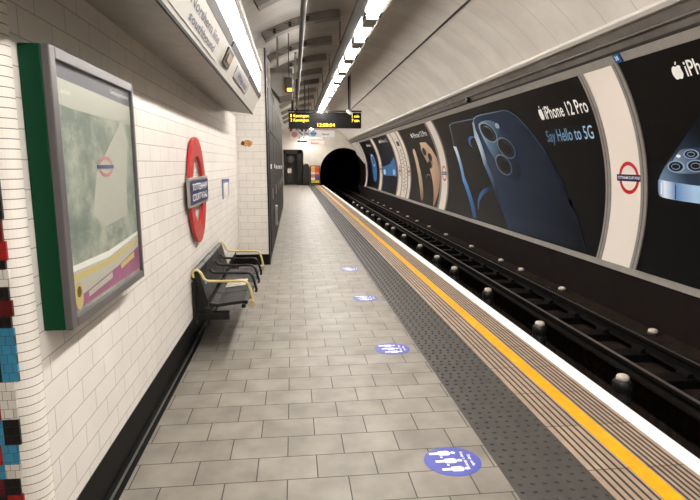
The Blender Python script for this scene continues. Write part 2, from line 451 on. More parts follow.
# grey frames: long bottom and top bars, and an upright between neighbouring panels
fr = MB(); curved_bar(fr, Y0, 36.0, ZB-.01, ZB+.075, .002, .045, M['frame'], 2); curved_bar(fr, Y0, 36.0, ZT-.03, ZT+.085, .002, .030, M['frame'], 2)
fr.build('trim_4', kind='structure', label='grey metal rails above and below the advertising panels')
def upright(y0, y1):
    mb = MB(); curved_bar(mb, y0, y1, ZB+.07, ZT-.025, .002, .042, M['frame'], 24)
    curved_bar(mb, y0+(y1-y0)*.42, y0+(y1-y0)*.58, ZB+.07, ZT-.025, .042, .044, M['trunk'], 24)
    mb.build('trim_5', kind='structure', label='grey upright strip between two advertising panels')
for a, b in ((6.90, 7.03), (7.76, 7.88), (16.45, 16.58), (17.30, 17.44), (21.85, 21.98), (22.55, 22.62), (23.75, 23.82), (24.62, 24.78), (29.0, 29.12), (29.95, 30.06), (34.95, 35.05), (35.68, 35.8)):
    upright(a, b)

# --- nearest billboard: corner of a silver blue phone
t = billboard('billboard', -2.0, 6.90, 'nearest black billboard with a silver blue phone corner, cut by the frame edge', M['adblack'])
M['glow'] = grad_mat('print_phone_back', (6.67, 1.4), (5.6, 2.2), [(0, lin('#6a84a3')), (.3, lin('#2c3a4d')), (.7, lin('#0d1219')), (1, lin('#06070a'))])
M['band'] = grad_mat('print_phone_band', (6.68, 1.2), (5.6, 1.25), [(0, lin('#5b7fae')), (.12, lin('#dfe9f4')), (.3, lin('#5f86b8')), (.6, lin('#a5c3e2')), (1, lin('#8fb0d6'))])
M['camblk'] = grad_mat('print_camera_block', (6.45, 1.5), (5.7, 1.75), [(0, lin('#8ba4c2')), (.6, lin('#32415a')), (1, lin('#1c2636'))])
M['lensd'] = mat('print_lens_dark', lin('#090c13'), .3, spec=.15)
M['lensr'] = mat('print_lens_ring', lin('#93a8c4'), .25)
mb = MB()
art(mb, [(6.67, 1.38), (6.64, 1.44), (6.54, 1.56), (6.27, 1.79), (6.09, 1.94), (5.86, 2.12), (5.3, 2.3), (4.2, 2.3), (4.2, 1.28), (5.4, 1.29), (5.98, 1.31), (6.32, 1.34), (6.62, 1.36)], OFF, M['glow'])
art(mb, smoothpoly([(6.69, 1.39), (6.62, 1.375), (6.32, 1.35), (5.98, 1.325), (4.2, 1.27), (4.2, 1.06), (5.97, 1.115), (6.31, 1.125), (6.58, 1.145), (6.66, 1.165), (6.69, 1.23)], 1), OFF+.003, M['band'])
art(mb, [(6.635, 1.34), (6.615, 1.34), (6.61, 1.19), (6.63, 1.19)], OFF+.005, M['textw'])
art(mb, [(6.36, 1.325), (6.345, 1.325), (6.345, 1.14), (6.36, 1.14)], OFF+.005, M['lensd'])
art(mb, smoothpoly([(6.44, 1.50), (6.41, 1.60), (6.27, 1.74), (6.15, 1.78), (5.6, 1.78), (5.0, 1.75), (5.0, 1.46), (5.97, 1.475), (6.31, 1.465)], 2), OFF+.006, M['camblk'])
for cy, cz, ry, rz in ((6.33, 1.555, .155, .075), (5.99, 1.565, .155, .075), (6.05, 1.705, .13, .058)):
    art(mb, ell(cy, cz, ry, rz), OFF+.008, M['lensr']); art(mb, ell(cy, cz, ry*.82, rz*.82), OFF+.010, M['lensd'])
    ring_art(mb, cy, cz, ry*.5, rz*.5, .008, OFF+.012, M['lensr'])
art(mb, ell(6.27, 1.685, .04, .02), OFF+.008, M['textw'])
mb.build('phone_print', t, label='printed silver blue phone with camera lenses', recalc=False)
mb = MB(); apple(mb, 6.05, 5.875, 2.56, 2.755, OFF, M['textw']); mb.build('logo', t, label='white fruit emblem', recalc=False); mb = MB(); line_text(mb, 'iPhone 12 Pro', 5.835, 4.70, 2.575, .165, OFF, M['textw'], .012)
mb.build('lettering', t, label='white lettering', recalc=False)

# --- main billboard with two navy phones
t = billboard('billboard', 7.88, 16.45, 'long black billboard showing two large navy phones and white lettering', M['adblack'])
M['navyback'] = grad_mat('print_navy_back', (13.0, 1.4), (8.4, 1.0), [(0, lin('#27384f')), (.25, lin('#1b2a40')), (.65, lin('#121d2e')), (1, lin('#060a12'))])
M['navyedge'] = grad_mat('print_navy_edge', (13.1, 2.6), (11.4, .2), [(0, lin('#8fa6be')), (.12, lin('#c6d6e2')), (.3, lin('#4f6d8c')), (.6, lin('#14233a')), (1, lin('#1f3350'))])
M['screen'] = mat('print_screen_dark', lin('#06080d'), .3, spec=.12)
M['orb'] = grad_mat('print_orb_blue', (13.6, 1.0), (12.6, .5), [(0, lin('#3a6aa2')), (.5, lin('#102445')), (1, lin('#070c17'))])
M['edgeblue'] = grad_mat('print_edge_blue', (15.3, 2.1), (13.5, .2), [(0, lin('#dbe9f4')), (.2, lin('#6f9cc8')), (.6, lin('#3a6ea8')), (1, lin('#1b3c68'))])
M['camnavy'] = grad_mat('print_camera_navy', (12.9, 2.5), (11.2, 1.3), [(0, lin('#9cb3c4')), (.25, lin('#58768f')), (.55, lin('#1f3450')), (1, lin('#0e1928'))])
mb = MB()
phA = [(15.05, 2.64), (14.7, 2.68), (13.01, 2.66), (13.19, 2.17), (12.91, 1.48), (12.16, 0.78), (11.16, 0.14), (13.6, 0.14), (15.03, 1.11), (15.4, 2.09)]
edge = grad_mat('print_outline_grey', (15, 2.6), (13, .2), [(0, lin('#6f7f90')), (1, lin('#39506e'))])
art(mb, [(15.11, 2.66), (14.72, 2.705), (13.01, 2.685), (13.01, 2.2), (15.2, 2.09), (15.45, 2.09)], OFF, edge)
art(mb, phA, OFF+.002, M['screen'])
art(mb, [(15.47, 2.09), (15.19, 2.06), (14.90, 1.23), (13.55, 0.14), (13.86, 0.14), (15.10, 1.11)], OFF+.004, M['edgeblue'])
art(mb, ell(13.68, 2.14, .34, .15), OFF+.004, M['orb']); art(mb, ell(13.55, 2.10, .33, .145), OFF+.006, M['screen'])
art(mb, ell(12.78, .60, .93, .42, 40, 0, -.18*PI, 1.18*PI), OFF+.004, M['orb'])
art(mb, ell(12.72, .52, .86, .38, 40, 0, -.2*PI, 1.2*PI), OFF+.006, M['screen'])
mb.build('phone_print', t, label='printed dark phone screen with blue planet', recalc=False)
mb = MB()
phB = [(13.05, 2.60), (12.95, 2.66), (12.75, 2.69), (12.49, 2.705), (11.05, 2.68), (10.84, 2.64), (10.60, 2.53), (10.27, 2.24), (9.83, 1.81), (9.34, 1.22), (8.79, 0.68), (8.25, 0.13), (11.25, 0.13), (12.29, 0.82), (13.01, 1.58), (13.24, 2.27)]
outl = [(13.07, 2.615), (12.97, 2.68), (12.77, 2.71), (12.49, 2.725), (11.03, 2.70), (10.82, 2.66), (10.57, 2.545), (10.23, 2.245), (9.79, 1.81), (9.30, 1.22), (8.75, 0.68), (8.19, 0.13), (11.25, 0.13), (12.29, 0.82), (13.01, 1.58), (13.24, 2.27)]
M['rim'] = grad_mat('print_navy_rim', (13, 2.6), (8.4, .3), [(0, lin('#8ea2b0')), (.35, lin('#465869')), (.7, lin('#25344a')), (1, lin('#101a28'))])
art(mb, outl, OFF+.006, M['rim']); art(mb, phB, OFF+.008, M['navyback'])
art(mb, [(13.06, 2.62), (13.21, 2.27), (12.98, 1.58), (12.26, 0.82), (11.22, 0.13), (11.42, 0.13), (12.47, 0.81), (13.22, 1.55), (13.43, 2.26), (13.19, 2.58)], OFF+.010, M['navyedge'])
art(mb, smoothpoly([(12.9, 2.49), (12.64, 2.57), (12.03, 2.58), (11.64, 2.46), (11.3, 2.19), (11.08, 1.79), (11.0, 1.41), (11.11, 1.25), (11.45, 1.22), (11.93, 1.33), (12.44, 1.67), (12.83, 2.11)], 2), OFF+.012, M['camnavy'])
for cy, cz in ((12.38, 2.31), (11.60, 1.93), (11.92, 1.56)):
    art(mb, ell(cy, cz, .47, .225, rot=.22), OFF+.014, M['rim']); art(mb, ell(cy, cz, .42, .195, rot=.22), OFF+.016, M['lensd'])
    art(mb, ell(cy-.06, cz-.03, .22, .10, rot=.22), OFF+.018, M['screen'])
    ring_art(mb, cy, cz, .32, .14, .012, OFF+.019, M['navyedge'], rot=.22, a0=.4*PI, a1=1.3*PI)
art(mb, ell(11.72, 2.42, .11, .06), OFF+.014, M['lensr']); art(mb, ell(11.35, 1.45, .10, .05), OFF+.014, M['lensd'])
mb.build('phone_print', t, label='printed navy phone back with three lenses', recalc=False)
mb = MB(); apple(mb, 9.63, 9.465, 2.375, 2.63, OFF, M['textw']); mb.build('logo', t, label='white fruit emblem', recalc=False); mb = MB()
line_text(mb, 'iPhone 12 Pro', 9.42, 8.01, 2.385, .215, OFF, M['textw'], .012)
mb.build('lettering', t, label='white product lettering', recalc=False); mb = MB()
line_text(mb, 'Say Hello to 5G', 9.62, 8.07, 1.985, .205, OFF, M['textb'], .006)
mb.build('lettering', t, label='pale blue slogan', recalc=False)

# --- gold phone billboard
t = billboard('billboard', 17.44, 21.85, 'narrow black billboard with a large pinkish gold phone', M['adblack'])
M['goldback'] = grad_mat('print_gold_back', (19.2, 2.3), (17.4, .3), [(0, lin('#d9b999')), (.5, lin('#c2a084')), (1, lin('#8d705a'))])
M['goldedge'] = grad_mat('print_gold_edge', (20.7, 2.1), (19.5, .3), [(0, lin('#e6cfb4')), (1, lin('#80624e'))])
mb = MB()
art(mb, [(19.35, 2.33), (18.48, 2.32), (17.98, 2.07), (17.62, 1.75), (17.50, 1.25), (17.6, 0.66), (17.9, 0.12), (18.0, .12), (18.34, 0.77), (18.74, 1.37), (19.37, 2.01)], OFF, M['goldback'])
art(mb, smoothpoly([(20.72, 2.16), (20.42, 2.10), (20.45, 1.69), (19.96, 0.86), (19.48, 0.20), (19.95, 0.20), (20.72, 1.09), (20.95, 1.99)], 1), OFF, M['goldedge'])
art(mb, smoothpoly([(19.5, 2.2), (18.8, 2.2), (18.15, 1.75), (18.35, 1.35), (18.85, 1.5), (19.4, 1.95)], 2), OFF+.003, M['goldedge'])
for cy, cz in ((19.08, 2.0), (18.45, 1.80), (18.68, 1.54)):
    art(mb, ell(cy, cz, .25, .14), OFF+.005, M['lensd'])
ring_art(mb, 19.0, 1.05, .35, .16, .04, OFF+.004, M['goldedge'], a0=0, a1=PI)
mb.build('phone_print', t, label='printed gold phone with dark lenses', recalc=False)
mb = MB(); apple(mb, 20.2, 19.95, 2.53, 2.73, OFF, M['textw']); mb.build('logo', t, label='white fruit emblem', recalc=False); mb = MB(); line_text(mb, 'iPhone 12 Pro', 19.85, 17.85, 2.52, .17, OFF, M['textw'], .012)
mb.build('lettering', t, recalc=False)

# --- two far dark billboards
M['farblue'] = grad_mat('print_far_blue', (28, 2.4), (26, .3), [(0, lin('#05070b')), (.5, lin('#0a1c2e')), (1, lin('#05070b'))])
M['farglow'] = mat('print_far_glow', lin('#a7cbe8'), .4)
t = billboard('billboard', 24.78, 29.0, 'far dark blue billboard with two glowing pale squares', M['farblue'])
mb = MB(); art(mb, smoothpoly([(28.75, 1.27), (28.05, 1.27), (28.05, 1.0), (28.75, 1.0)], 1), OFF, M['farglow']); art(mb, smoothpoly([(26.05, 1.29), (25.4, 1.29), (25.4, 1.02), (26.05, 1.02)], 1), OFF, M['farglow'])
art(mb, [(28.9, .95), (25.1, .97), (25.1, 1.9), (26.6, 1.55), (28.9, 1.4)], OFF-.001, M['orb'])
mb.build('phone_print', t, label='printed pale blue squares', recalc=False)
mb = MB(); apple(mb, 27.6, 27.25, 2.6, 2.78, OFF, M['textw']); mb.build('logo', t, label='white fruit emblem', recalc=False); mb = MB(); line_text(mb, 'iPhone 12', 27.1, 25.4, 2.6, .15, OFF, M['textw'], .012); mb.build('lettering', t, recalc=False)
t = billboard('billboard', 30.06, 34.95, 'farthest dark blue billboard close to the tunnel mouth', M['farblue'])
mb = MB(); art(mb, smoothpoly([(32.8, 2.2), (31.2, 2.1), (31.0, .6), (32.0, .4), (33.0, 1.2)], 2), OFF, M['orb']); ring_art(mb, 31.9, 1.75, .6, .35, .06, OFF+.002, M['edgeblue'])
mb.build('phone_print', t, label='printed dim blue phone', recalc=False)
mb = MB(); apple(mb, 32.4, 32.0, 2.55, 2.75, OFF, M['textw']); mb.build('logo', t, label='white fruit emblem', recalc=False); mb = MB(); line_text(mb, 'iPhone 12', 31.8, 30.6, 2.55, .16, OFF, M['textw'], .012); mb.build('lettering', t, recalc=False)

# --- white enamel station panels with the roundel
def station_panel(ya, yb, cy, cz, d, label, txt=True):
    t = billboard('station_panel', ya, yb, label, M['panelw'], 'station sign')
    mb = MB(); ring_art(mb, cy, cz, d/2, d/2, d*.115, OFF, M['red']); mb.build('ring', t, label='red ring', recalc=False)
    mb = MB(); art(mb, [(cy+d*.60, cz-d*.105), (cy-d*.60, cz-d*.105), (cy-d*.60, cz+d*.105), (cy+d*.60, cz+d*.105)], OFF+.003, M['blue'])
    line_text(mb, 'TOTTENHAM COURT ROAD', cy+d*.54, cy-d*.54, cz-d*.035, d*.085, OFF+.005, M['textw'], .01)
    mb.build('name_bar', t, label='blue bar with white lettering', recalc=False)
    return t
station_panel(7.03, 7.76, 7.32, 1.385, .47, 'nearest white station panel with a red roundel beside the long phone billboard')
station_panel(16.58, 17.30, 16.95, 1.27, .50, 'white roundel panel between the long navy billboard and the gold phone')
station_panel(21.98, 22.55, 22.3, 1.25, .42, 'slim white roundel panel just beyond the gold phone billboard')
station_panel(23.82, 24.62, 24.2, 1.25, .46, 'white roundel panel between the route map and the glowing squares billboard')
station_panel(29.12, 29.95, 29.55, 1.27, .5, 'white roundel panel between the two farthest dark billboards')
station_panel(35.05, 35.68, 35.36, 1.27, .45, 'last white strip panel next to the tunnel mouth')
t = billboard('route_map', 22.62, 23.75, 'tall cream route map of a vertical line between two white roundel panels', M['panelw'], 'map')
mb = MB(); art(mb, [(23.22, .35), (23.16, .35), (23.16, 2.2), (23.22, 2.2)], OFF, M['greytext'])
for k in range(22):
    z = .4+k*.083; L = .22+.12*((k*7) % 5)/5
    art(mb, [(23.12, z), (23.12-L, z), (23.12-L, z+.03), (23.12, z+.03)] if k % 2 else [(23.26+L, z), (23.26, z), (23.26, z+.03), (23.26+L, z+.03)], OFF, M['greytext'])
art(mb, [(23.45, 2.33), (22.95, 2.33), (22.95, 2.52), (23.45, 2.52)], OFF, M['black'])
mb.build('route_print', t, label='black line diagram', recalc=False)

mb = MB(); curved_bar(mb, 35.85, Y1, .0, 1.2, .001, .012, M['bore'], 12); art(mb, [(35.85, 1.2), (Y1, 1.2), (Y1, 2.25), (38.2, 2.0), (37.0, 1.7), (35.85, 1.5)], .012, M['bore']); mb.build('trim_15', kind='structure', label='black sheet on the vault painting the dark of the tunnel mouth', recalc=False)  # black sheet laid on the vault, extends the darkness of the mouth
# small blue number plate on the top rail
t = thing('number_plate', 'small blue number plate at the top of the nearest white station panel', 'sign', (onv(0, 2.9)[0], 6.83, 2.88))
mb = MB(); curved_bar(mb, 6.76, 6.90, 2.90, 3.00, .03, .05, M['signblue'], 2); mb.build('plate', t)
mb = MB(); line_text(mb, '38', 6.865, 6.795, 2.925, .05, .053, M['textw'], .01); mb.build('lettering', t, recalc=False)

# cable band above the panels, with its light lip, and cables
mb = MB(); curved_bar(mb, Y0, Y1, 3.02, 3.25, .001, .014, M['trunk'], 6); curved_bar(mb, Y0, Y1, 3.005, 3.03, .0, .05, M['groove'], 1)
mb.build('trim_6', kind='structure', label='dark grey cable band above the advertising panels')
mb = MB(); pr = [onv(0, z, o) for z, o in ((3.24, 0), (3.24, .075), (3.275, .09), (3.31, .07), (3.31, 0))]
mb.prism([(p[0], p[2]) for p in pr], Y0, Y1, 'y', M['lip']); mb.build('trim_7', kind='structure', label='pale ledge over the cable band')
mb = MB(); mb.tube([(onv(0, 3.13, .04)[0], y, 3.13) for y in (Y0, 8, 20, Y1)], .018, M['duct'])
tag(mb.build('cable'), 'dark cable running along the grey band above the billboards', 'cable')
mb = MB(); p = onv(0, 4.17, .02); mb.tube([(p[0], y, p[2]) for y in (Y0, 8, 16, 24, Y1)], .018, M['groove'], 8)
tag(mb.build('cable'), 'thin dark cable running high along the pale right vault', 'cable')
t = thing('junction_box', 'tiny black box with stubs on the cable band above the long billboard', 'box', (onv(0, 3.07)[0], 12.6, 3.05))
p = onv(12.6, 3.08, .06); MB().box(p[0]-.03, p[0]+.05, 12.52, 12.68, 3.02, 3.11, M['black']).build('body', t, bevel=.01)
MB().box(p[0]-.02, p[0]+.03, 12.44, 12.52, 3.05, 3.08, M['black']).build('stub', t)

# ------------------------------------------------------------------ ceiling lights
LX, LZ = 1.0, 3.35
yl = [6.40+1.29*k for k in range(-8, 26)]
proto = None
for i, y in enumerate(yl):
    j = i-8
    if 0 <= j < 9: lab = ('nearest' if j == 0 else ORD[j]+' nearest') + ' glowing light in the overhead row, ahead of the camera'
    else: lab = 'small far glowing light in the overhead row' if j >= 9 else 'glowing overhead light behind the viewer'
    if proto is None:
        proto = thing('ceiling_light', lab, 'ceiling light', (LX, y, LZ), 'overhead row of tube lights')
        b = MB(); b.prism([(LX-.07, LZ+.085), (LX-.07, LZ+.02), (LX-.045, LZ), (LX+.045, LZ), (LX+.07, LZ+.02), (LX+.07, LZ+.085)], y-.43, y+.43, 'y', M['lamp']); b.build('diffuser', proto, bevel=.01)
        for s in (-1, 1):
            e = MB(); e.box(LX-.072, LX+.072, y+s*.5375-.105, y+s*.5375+.105, LZ-.003, LZ+.085, M['capgrey']); e.build('end_cap', proto)
    else:
        copy_thing(proto, (LX, y, LZ), lab, 'overhead row of tube lights')
MB().box(LX-.10, LX+.15, -5, 39, LZ+.0865, LZ+.15, M['duct']).build('light_trunking', label='long dark grey trunking carrying the overhead row of lights', cat='trunking')
mb = MB(); mb.prism([(LX-.25, LZ+.035), (LX-.125, LZ+.035), (LX-.120, LZ+.07), (LX-.25, LZ+.07)], -5, 39, 'y', M['traydark'])
mb.build('cable_tray', label='dark grey cable tray along the left side of the overhead lights', cat='tray')
# hangers that carry the trunking
proto = None
for k in range(11):
    y = 1.5+k*3.4; lab = 'thin dark rod hanging the light trunking from the vault'
    if proto is None:
        mb = MB(); mb.tube([(LX+.03, y, LZ+.12), (LX+.03, y, 4.54)], .012, M['duct'], 8); proto = tag(mb.build('hanger_rod'), lab, 'rod', 'rods above the light trunking')
    else:
        o = proto.copy(); COL.objects.link(o); o.location = (0, 3.4*k, 0)

# ceiling pipe left of the lights
mb = MB(); mb.tube([(.155, y, 3.4) for y in (-4, 5, 12, 18.0)], .036, M['duct'], 12); tag(mb.build('ceiling_pipe'), 'dark round pipe running overhead left of the light row', 'pipe')
mb = MB(); mb.tube([(.07, y, 3.41) for y in (9.3, 14, 18.0)], .018, M['lip'], 8); tag(mb.build('conduit'), 'thin pale conduit beside the dark overhead pipe', 'pipe')

# ------------------------------------------------------------------ vault ribs on the left half
def rib(y, xa=-.56, xb_=.95, w=.24):
    aa = math.acos((xb_-CX)/R); bb = math.acos((xa-CX)/R); n = 12
    mb = MB(); v = []
    for i in range(n+1):
        a = aa+(bb-aa)*i/n
        for r, yy in ((R+.02, y), (R-.15, y), (R-.15, y+w), (R+.02, y+w)):
            p = arc(a, r); v.append((p[0], yy, p[1]))
    fs = []
    for i in range(n):
        for k in range(4): fs.append((i*4+k, i*4+(k+1) % 4, i*4+4+(k+1) % 4, i*4+4+k))
    mb.add(v, fs, M['soffit']); mb.add(v, [(0, 1, 2, 3), (4*n, 4*n+1, 4*n+2, 4*n+3)], M['groove'])
    return mb.build('trim_8', kind='structure', label='grey rib across the left half of the vault')
for k, y in enumerate((4.2, 6.4, 8.6, 10.8, 13.0, 15.0, 17.2, 19.4, 21.6, 24, 27, 30, 33)): rib(y)
# dark clips on the ribs
proto = None
for y in (8.52, 10.72, 12.92, 14.92):
    for x in (-.35, -.05, .3):
        a = math.acos((x-CX)/R); p = arc(a, R-.10)
        if proto is None:
            mb = MB(); mb.box(-.03, .03, -.05, .02, -.05, .03, M['groove']); mb.box(-.10, .10, -.055, -.045, -.015, .0, M['duct'])
            o = mb.build('bracket', bevel=.006); proto = o
        else: o = proto.copy(); COL.objects.link(o)
        o.location = (p[0], y-.02, p[1]); tag(o, 'small black bracket clipped to a grey vault rib', 'bracket', 'brackets on the vault ribs')

# ------------------------------------------------------------------ left wall, bulkhead and pier
XW = -.86
mb = MB(); mb.box(XW-.12, XW, 1.816, 8.4, .31, 2.30, M['walltile']); mb.box(XW-.12, XW, 1.816, 8.4, .302, .31, M['groove'])
mb.build('wall_left', kind='structure', label='cream tiled platform wall in running bond')
mb = MB(); mb.box(-1.1, -.918, 1.816, 8.4, 0, .31, M['skirt']); mb.build('baseboard_left', kind='structure', label='black recessed skirting below the tiled wall')
mb = MB(); mb.prism([(-.918, .0), (-.918, .03), (-.905, .03), (-.895, .014), (-.870, .012), (-.862, .0)], 1.84, 8.4, 'y', M['skirt'])
mb.box(-.900, -.884, 1.84, 8.4, .014, .017, M['steel']); mb.build('trim_9', kind='structure', label='metal edged channel at the foot of the skirting')

# rounded corner of narrow white tiles and the coloured mosaic return
prof = [(-3.2, 1.74), (-.92, 1.74)]+[(-.92+.06*math.sin(a), 1.80-.06*math.cos(a)) for a in [PI/2*i/8 for i in range(9)]][1:]+[(-.86, 1.815), (-.95, 1.815), (-3.2, 1.815)]
mb = MB(); mb.prism(prof, 0, 2.9, 'z', M['smalltile'], smooth=False); o = mb.build('wall_passage', kind='structure', label='narrow white tiles rounding the corner of the passage')
cols = {'k': lin('#14100f'), 'r': lin('#9c1a1c'), 'w': lin('#d8d2c8'), 'b': lin('#3a86a8'), 'n': lin('#2a1512'), 'm': lin('#5e1014')}
for k_ in list(cols): M['mos_'+k_] = tile_mat('mosaic_'+k_, 0, 2, 0, 0, .028, .031, .0007, cols[k_], tuple(c*.8 for c in cols[k_]), (.02, .018, .016), rough=.35, noise=.15)
seq = [(1.86, 1.70, 'k'), (1.70, 1.55, 'n'), (1.55, 1.43, 'k'), (1.43, 1.36, 'm'), (1.36, 1.30, 'r'), (1.30, 1.27, 'k'), (1.27, 1.215, 'w'), (1.215, 1.17, 'k'), (1.17, 1.12, 'm'), (1.12, 1.08, 'k'), (1.08, .90, 'b'), (.90, .77, 'w'), (.77, .68, 'k'), (.68, .61, 'b'), (.61, .56, 'w'), (.56, .50, 'k'), (.50, .41, 'r'), (.41, .28, 'b'), (.28, .1, 'k')]
mb = MB()
for i, (z1, z0, c) in enumerate(seq):
    xr = -.893-.028*max(0, min(1, (1.15-z1)/.6))-(.007 if i % 2 else 0)
    mb.box(xr-.05, xr, 1.732, 1.742, z0, z1, M['mos_'+c])
    c2 = 'kwbrkmbwkr'[(i*3) % 10]; mb.box(xr-.35, xr-.05, 1.732, 1.742, z0, z1, M['mos_'+c2])
    c3 = 'bkrwkbmkwn'[(i*7) % 10]; mb.box(xr-.9, xr-.35, 1.732, 1.742, z0, z1, M['mos_'+c3])
mb.build('wall_mosaic', kind='structure', label='red, black, blue and white mosaic on the passage wall')

# bulkhead with sloped frieze and lit cove
YB0, YB1 = -5., 7.25
mb = MB()
mb.prism([(-.95, 2.285), (-.52, 2.23), (-.52, 2.245), (-.95, 2.31)], YB0, YB1, 'y', M['soffit'])
mb.prism([(-.95, 2.31), (-.52, 2.243), (-.43, 2.43), (-.47, 2.445), (-.95, 2.445)], YB0, YB1, 'y', M['bulk'])
mb.prism([(-.95, 2.445), (-.47, 2.445), (-.445, 2.46), (-.40, 2.80), (-.95, 2.80)], YB0, YB1, 'y', M['covepale'])
mb.build('bulkhead', kind='structure', label='cream bulkhead with a sloping frieze above the tiled wall')
mb = MB(); mb.prism([(-.524, 2.226), (-.514, 2.226), (-.510, 2.24), (-.520, 2.25)], YB0, YB1, 'y', M['groove']); mb.build('trim_10', kind='structure', label='thin dark seam along the bottom of the frieze')
mb = MB()
for a, b in ((YB0, 4.05), (4.12, 5.55), (5.62, 7.3)):
    mb.prism([(-.465, 2.43), (-.430, 2.426), (-.404, 2.476), (-.44, 2.482)], a, b, 'y', M['fascgrey'])
mb.build('trim_11', kind='structure', label='dark strip between the frieze and the lit cove')
mb = MB(); mb.box(-.415, -.377, YB0, YB1, 2.775, 2.815, M['duct']); mb.box(-.93, -.377, YB0, YB1, 2.815, 2.83, M['duct'])
mb.build('trim_12', kind='structure', label='grey metal edge above the lit cove')
cv = thing('cove_light', 'bright white lit cove strip above the frieze', 'light', (-.43, 4, 2.46))
y = .1
while y < 7.0:
    b = MB(); b.prism([(-.438, 2.485), (-.425, 2.480), (-.412, 2.52), (-.396, 2.70), (-.394, 2.735), (-.404, 2.75)], y, y+.38, 'y', M['cove']); b.build('diffuser', cv, bevel=.015)
    y += .56
# frieze lettering
d = Vector((-.43+.52, 0, 2.43-2.243)); L_ = d.length; d.normalize(); nrm = Vector((d.z, 0, -d.x))
def fz(y, s, off=.004): p = Vector((-.52, y, 2.243))+d*s+nrm*off; return tuple(p)
def fbox(mb, ya, yb, sa, sb, h, m):
    v = [fz(yy, s, o) for yy in (ya, yb) for s in (sa, sb) for o in (0, h)]
    mb.add(v, [(0, 1, 3, 2), (4, 6, 7, 5), (0, 4, 5, 1), (2, 3, 7, 6), (0, 2, 6, 4), (1, 5, 7, 3)], m); return mb
M['panelf'] = mat('frieze_panel', (.56, .53, .48), .4)
t = thing('frieze_sign', 'slate lettering on the cream frieze overhead', 'sign', fz(3.6, .1))
mb = MB()
fbox(mb, 1.2, 3.75, .03, .195, .003, M['panelf']); mb.build('panel', t)
mb = MB(); put_text(mb, 'Northern line', lambda u, v: fz(2.70+u, .118+v, .005), .92, .05, M['greytext'], .015); mb.build('lettering', t, label='slate grey lettering', recalc=False); mb = MB(); put_text(mb, 'southbound', lambda u, v: fz(2.78+u, .055+v, .005), .80, .045, M['greytext'], .015)
mb.build('lettering', t, label='slate grey lettering', recalc=False)
t = thing('plate', 'square brass and black plate on the frieze overhead', 'sign', fz(4.13, .1))
fbox(MB(), 3.98, 4.28, .07, .185, .012, M['goldd']).build('backing', t)
fbox(MB(), 4.05, 4.23, .10, .16, .016, M['gold']).build('face', t, label='brass coloured face')
t = thing('plaque', 'grey plaque with faint lettering near the end of the frieze', 'sign', fz(5.2, .1))
fbox(MB(), 4.66, 5.80, .075, .175, .008, M['plaque']).build('panel', t)
mb = MB(); put_text(mb, 'Way out', lambda u, v: fz(4.8+u, .10+v, .012), .85, .05, M['greytext'], .02); mb.build('lettering', t, recalc=False)

# pier
mb = MB(); mb.box(-1.2, -.39, 8.4, 8.75, .17, 3.3, M['walltilex'])
pier = mb.build('wall_pier', kind='structure', label='cream tiled pier projecting past the bench')
mb = MB(); mb.box(-1.2, -.392, 8.396, 8.75, 0, .17, M['skirt']); mb.build('baseboard_pier', kind='structure', label='black skirting around the tiled pier')
mb = MB(); mb.prism([(-.405, 8.393), (-.385, 8.393), (-.385, 8.8), (-.405, 8.8)], 0, 3.3, 'z', M['darkdoor2']); mb.build('trim_13', kind='structure', label='dark metal corner guard of the pier')
# broken tile patch on the pier and a buff repair on the wall
mb = MB(); pts = [(-.775+.16*1.0*u, 1.895+.06*v) for u, v in ((-.1, .1), (.05, .7), (.22, .55), (.35, .8), (.55, .9), (.8, .75), (1.0, .3), (.97, -.2), (.7, -.95), (.5, -.6), (.3, -.75), (.12, -.5), (-.08, -.45))]
mb.prism(pts, 8.392, 8.4, 'y', M['stain']); mb.build('bare_patch', pier, label='broken brown patch in the tiles')
mb = MB(); mb.prism([(-.785, 1.90), (-.755, 1.935), (-.73, 1.90), (-.745, 1.865), (-.775, 1.87)], 8.389, 8.4, 'y', M['staind']); mb.build('broken_edge', pier, label='dark hole in the broken patch')
mb = MB(); mb.box(XW, XW+.002, 4.85, 5.25, 1.72, 1.80, M['buff']); mb.build('repair_patch', bpy.data.objects['wall_left'], label='faint buff repair patch on the wall')

# small outlined blue sign near the pier
t = thing('notice', 'small slate blue outlined notice on the wall near the pier', 'sign', (XW, 6.9, 1.2))
mb = MB()
for a, b, z0, z1 in ((6.60, 6.68, 1.16, 1.40), (7.17, 7.25, 1.16, 1.40), (6.60, 7.25, 1.355, 1.40)): mb.box(XW, XW+.008, a, b, z0, z1, M['bluelite'])
mb.build('outline', t)
MB().box(XW, XW+.005, 6.68, 7.17, 1.16, 1.36, M['panelw']).build('panel', t)

# wall roundel
t = thing('roundel_sign', 'large red ring station sign with a blue name bar on the cream wall', 'station sign', (XW, 4.75, 1.35))
mb = MB(); n = 56; cy, cz, ro, ri = 4.75, 1.365, .452, .295; xs = (XW+.015, XW+.04)
v = []
for x in xs:
    for r in (ro, ri): v += [(x, cy+r*.83*math.cos(2*PI*k/n), cz+r*math.sin(2*PI*k/n)) for k in range(n)]
f = []
for k in range(n):
    q = (k+1) % n
    f += [(k, q, n+q, n+k), (2*n+k, 2*n+q, 3*n+q, 3*n+k), (k, q, 2*n+q, 2*n+k), (n+k, n+q, 3*n+q, 3*n+k)]
mb.add(v, f, M['redl']); mb.build('ring', t, label='red enamel ring')
for yy, zz in ((4.75, 1.74), (4.75, .99), (4.44, 1.365), (5.06, 1.365)): MB().box(XW, XW+.02, yy-.015, yy+.015, zz-.015, zz+.015, M['frame']).build('stand_off', t)
mb = MB(); mb.box(XW+.03, XW+.052, 4.27, 5.19, 1.245, 1.482, M['frame']); b_ = mb.build('name_bar', t, label='blue bar with pale border', bevel=.004)
mb = MB(); mb.box(XW+.05, XW+.056, 4.30, 5.16, 1.268, 1.458, M['blue'])
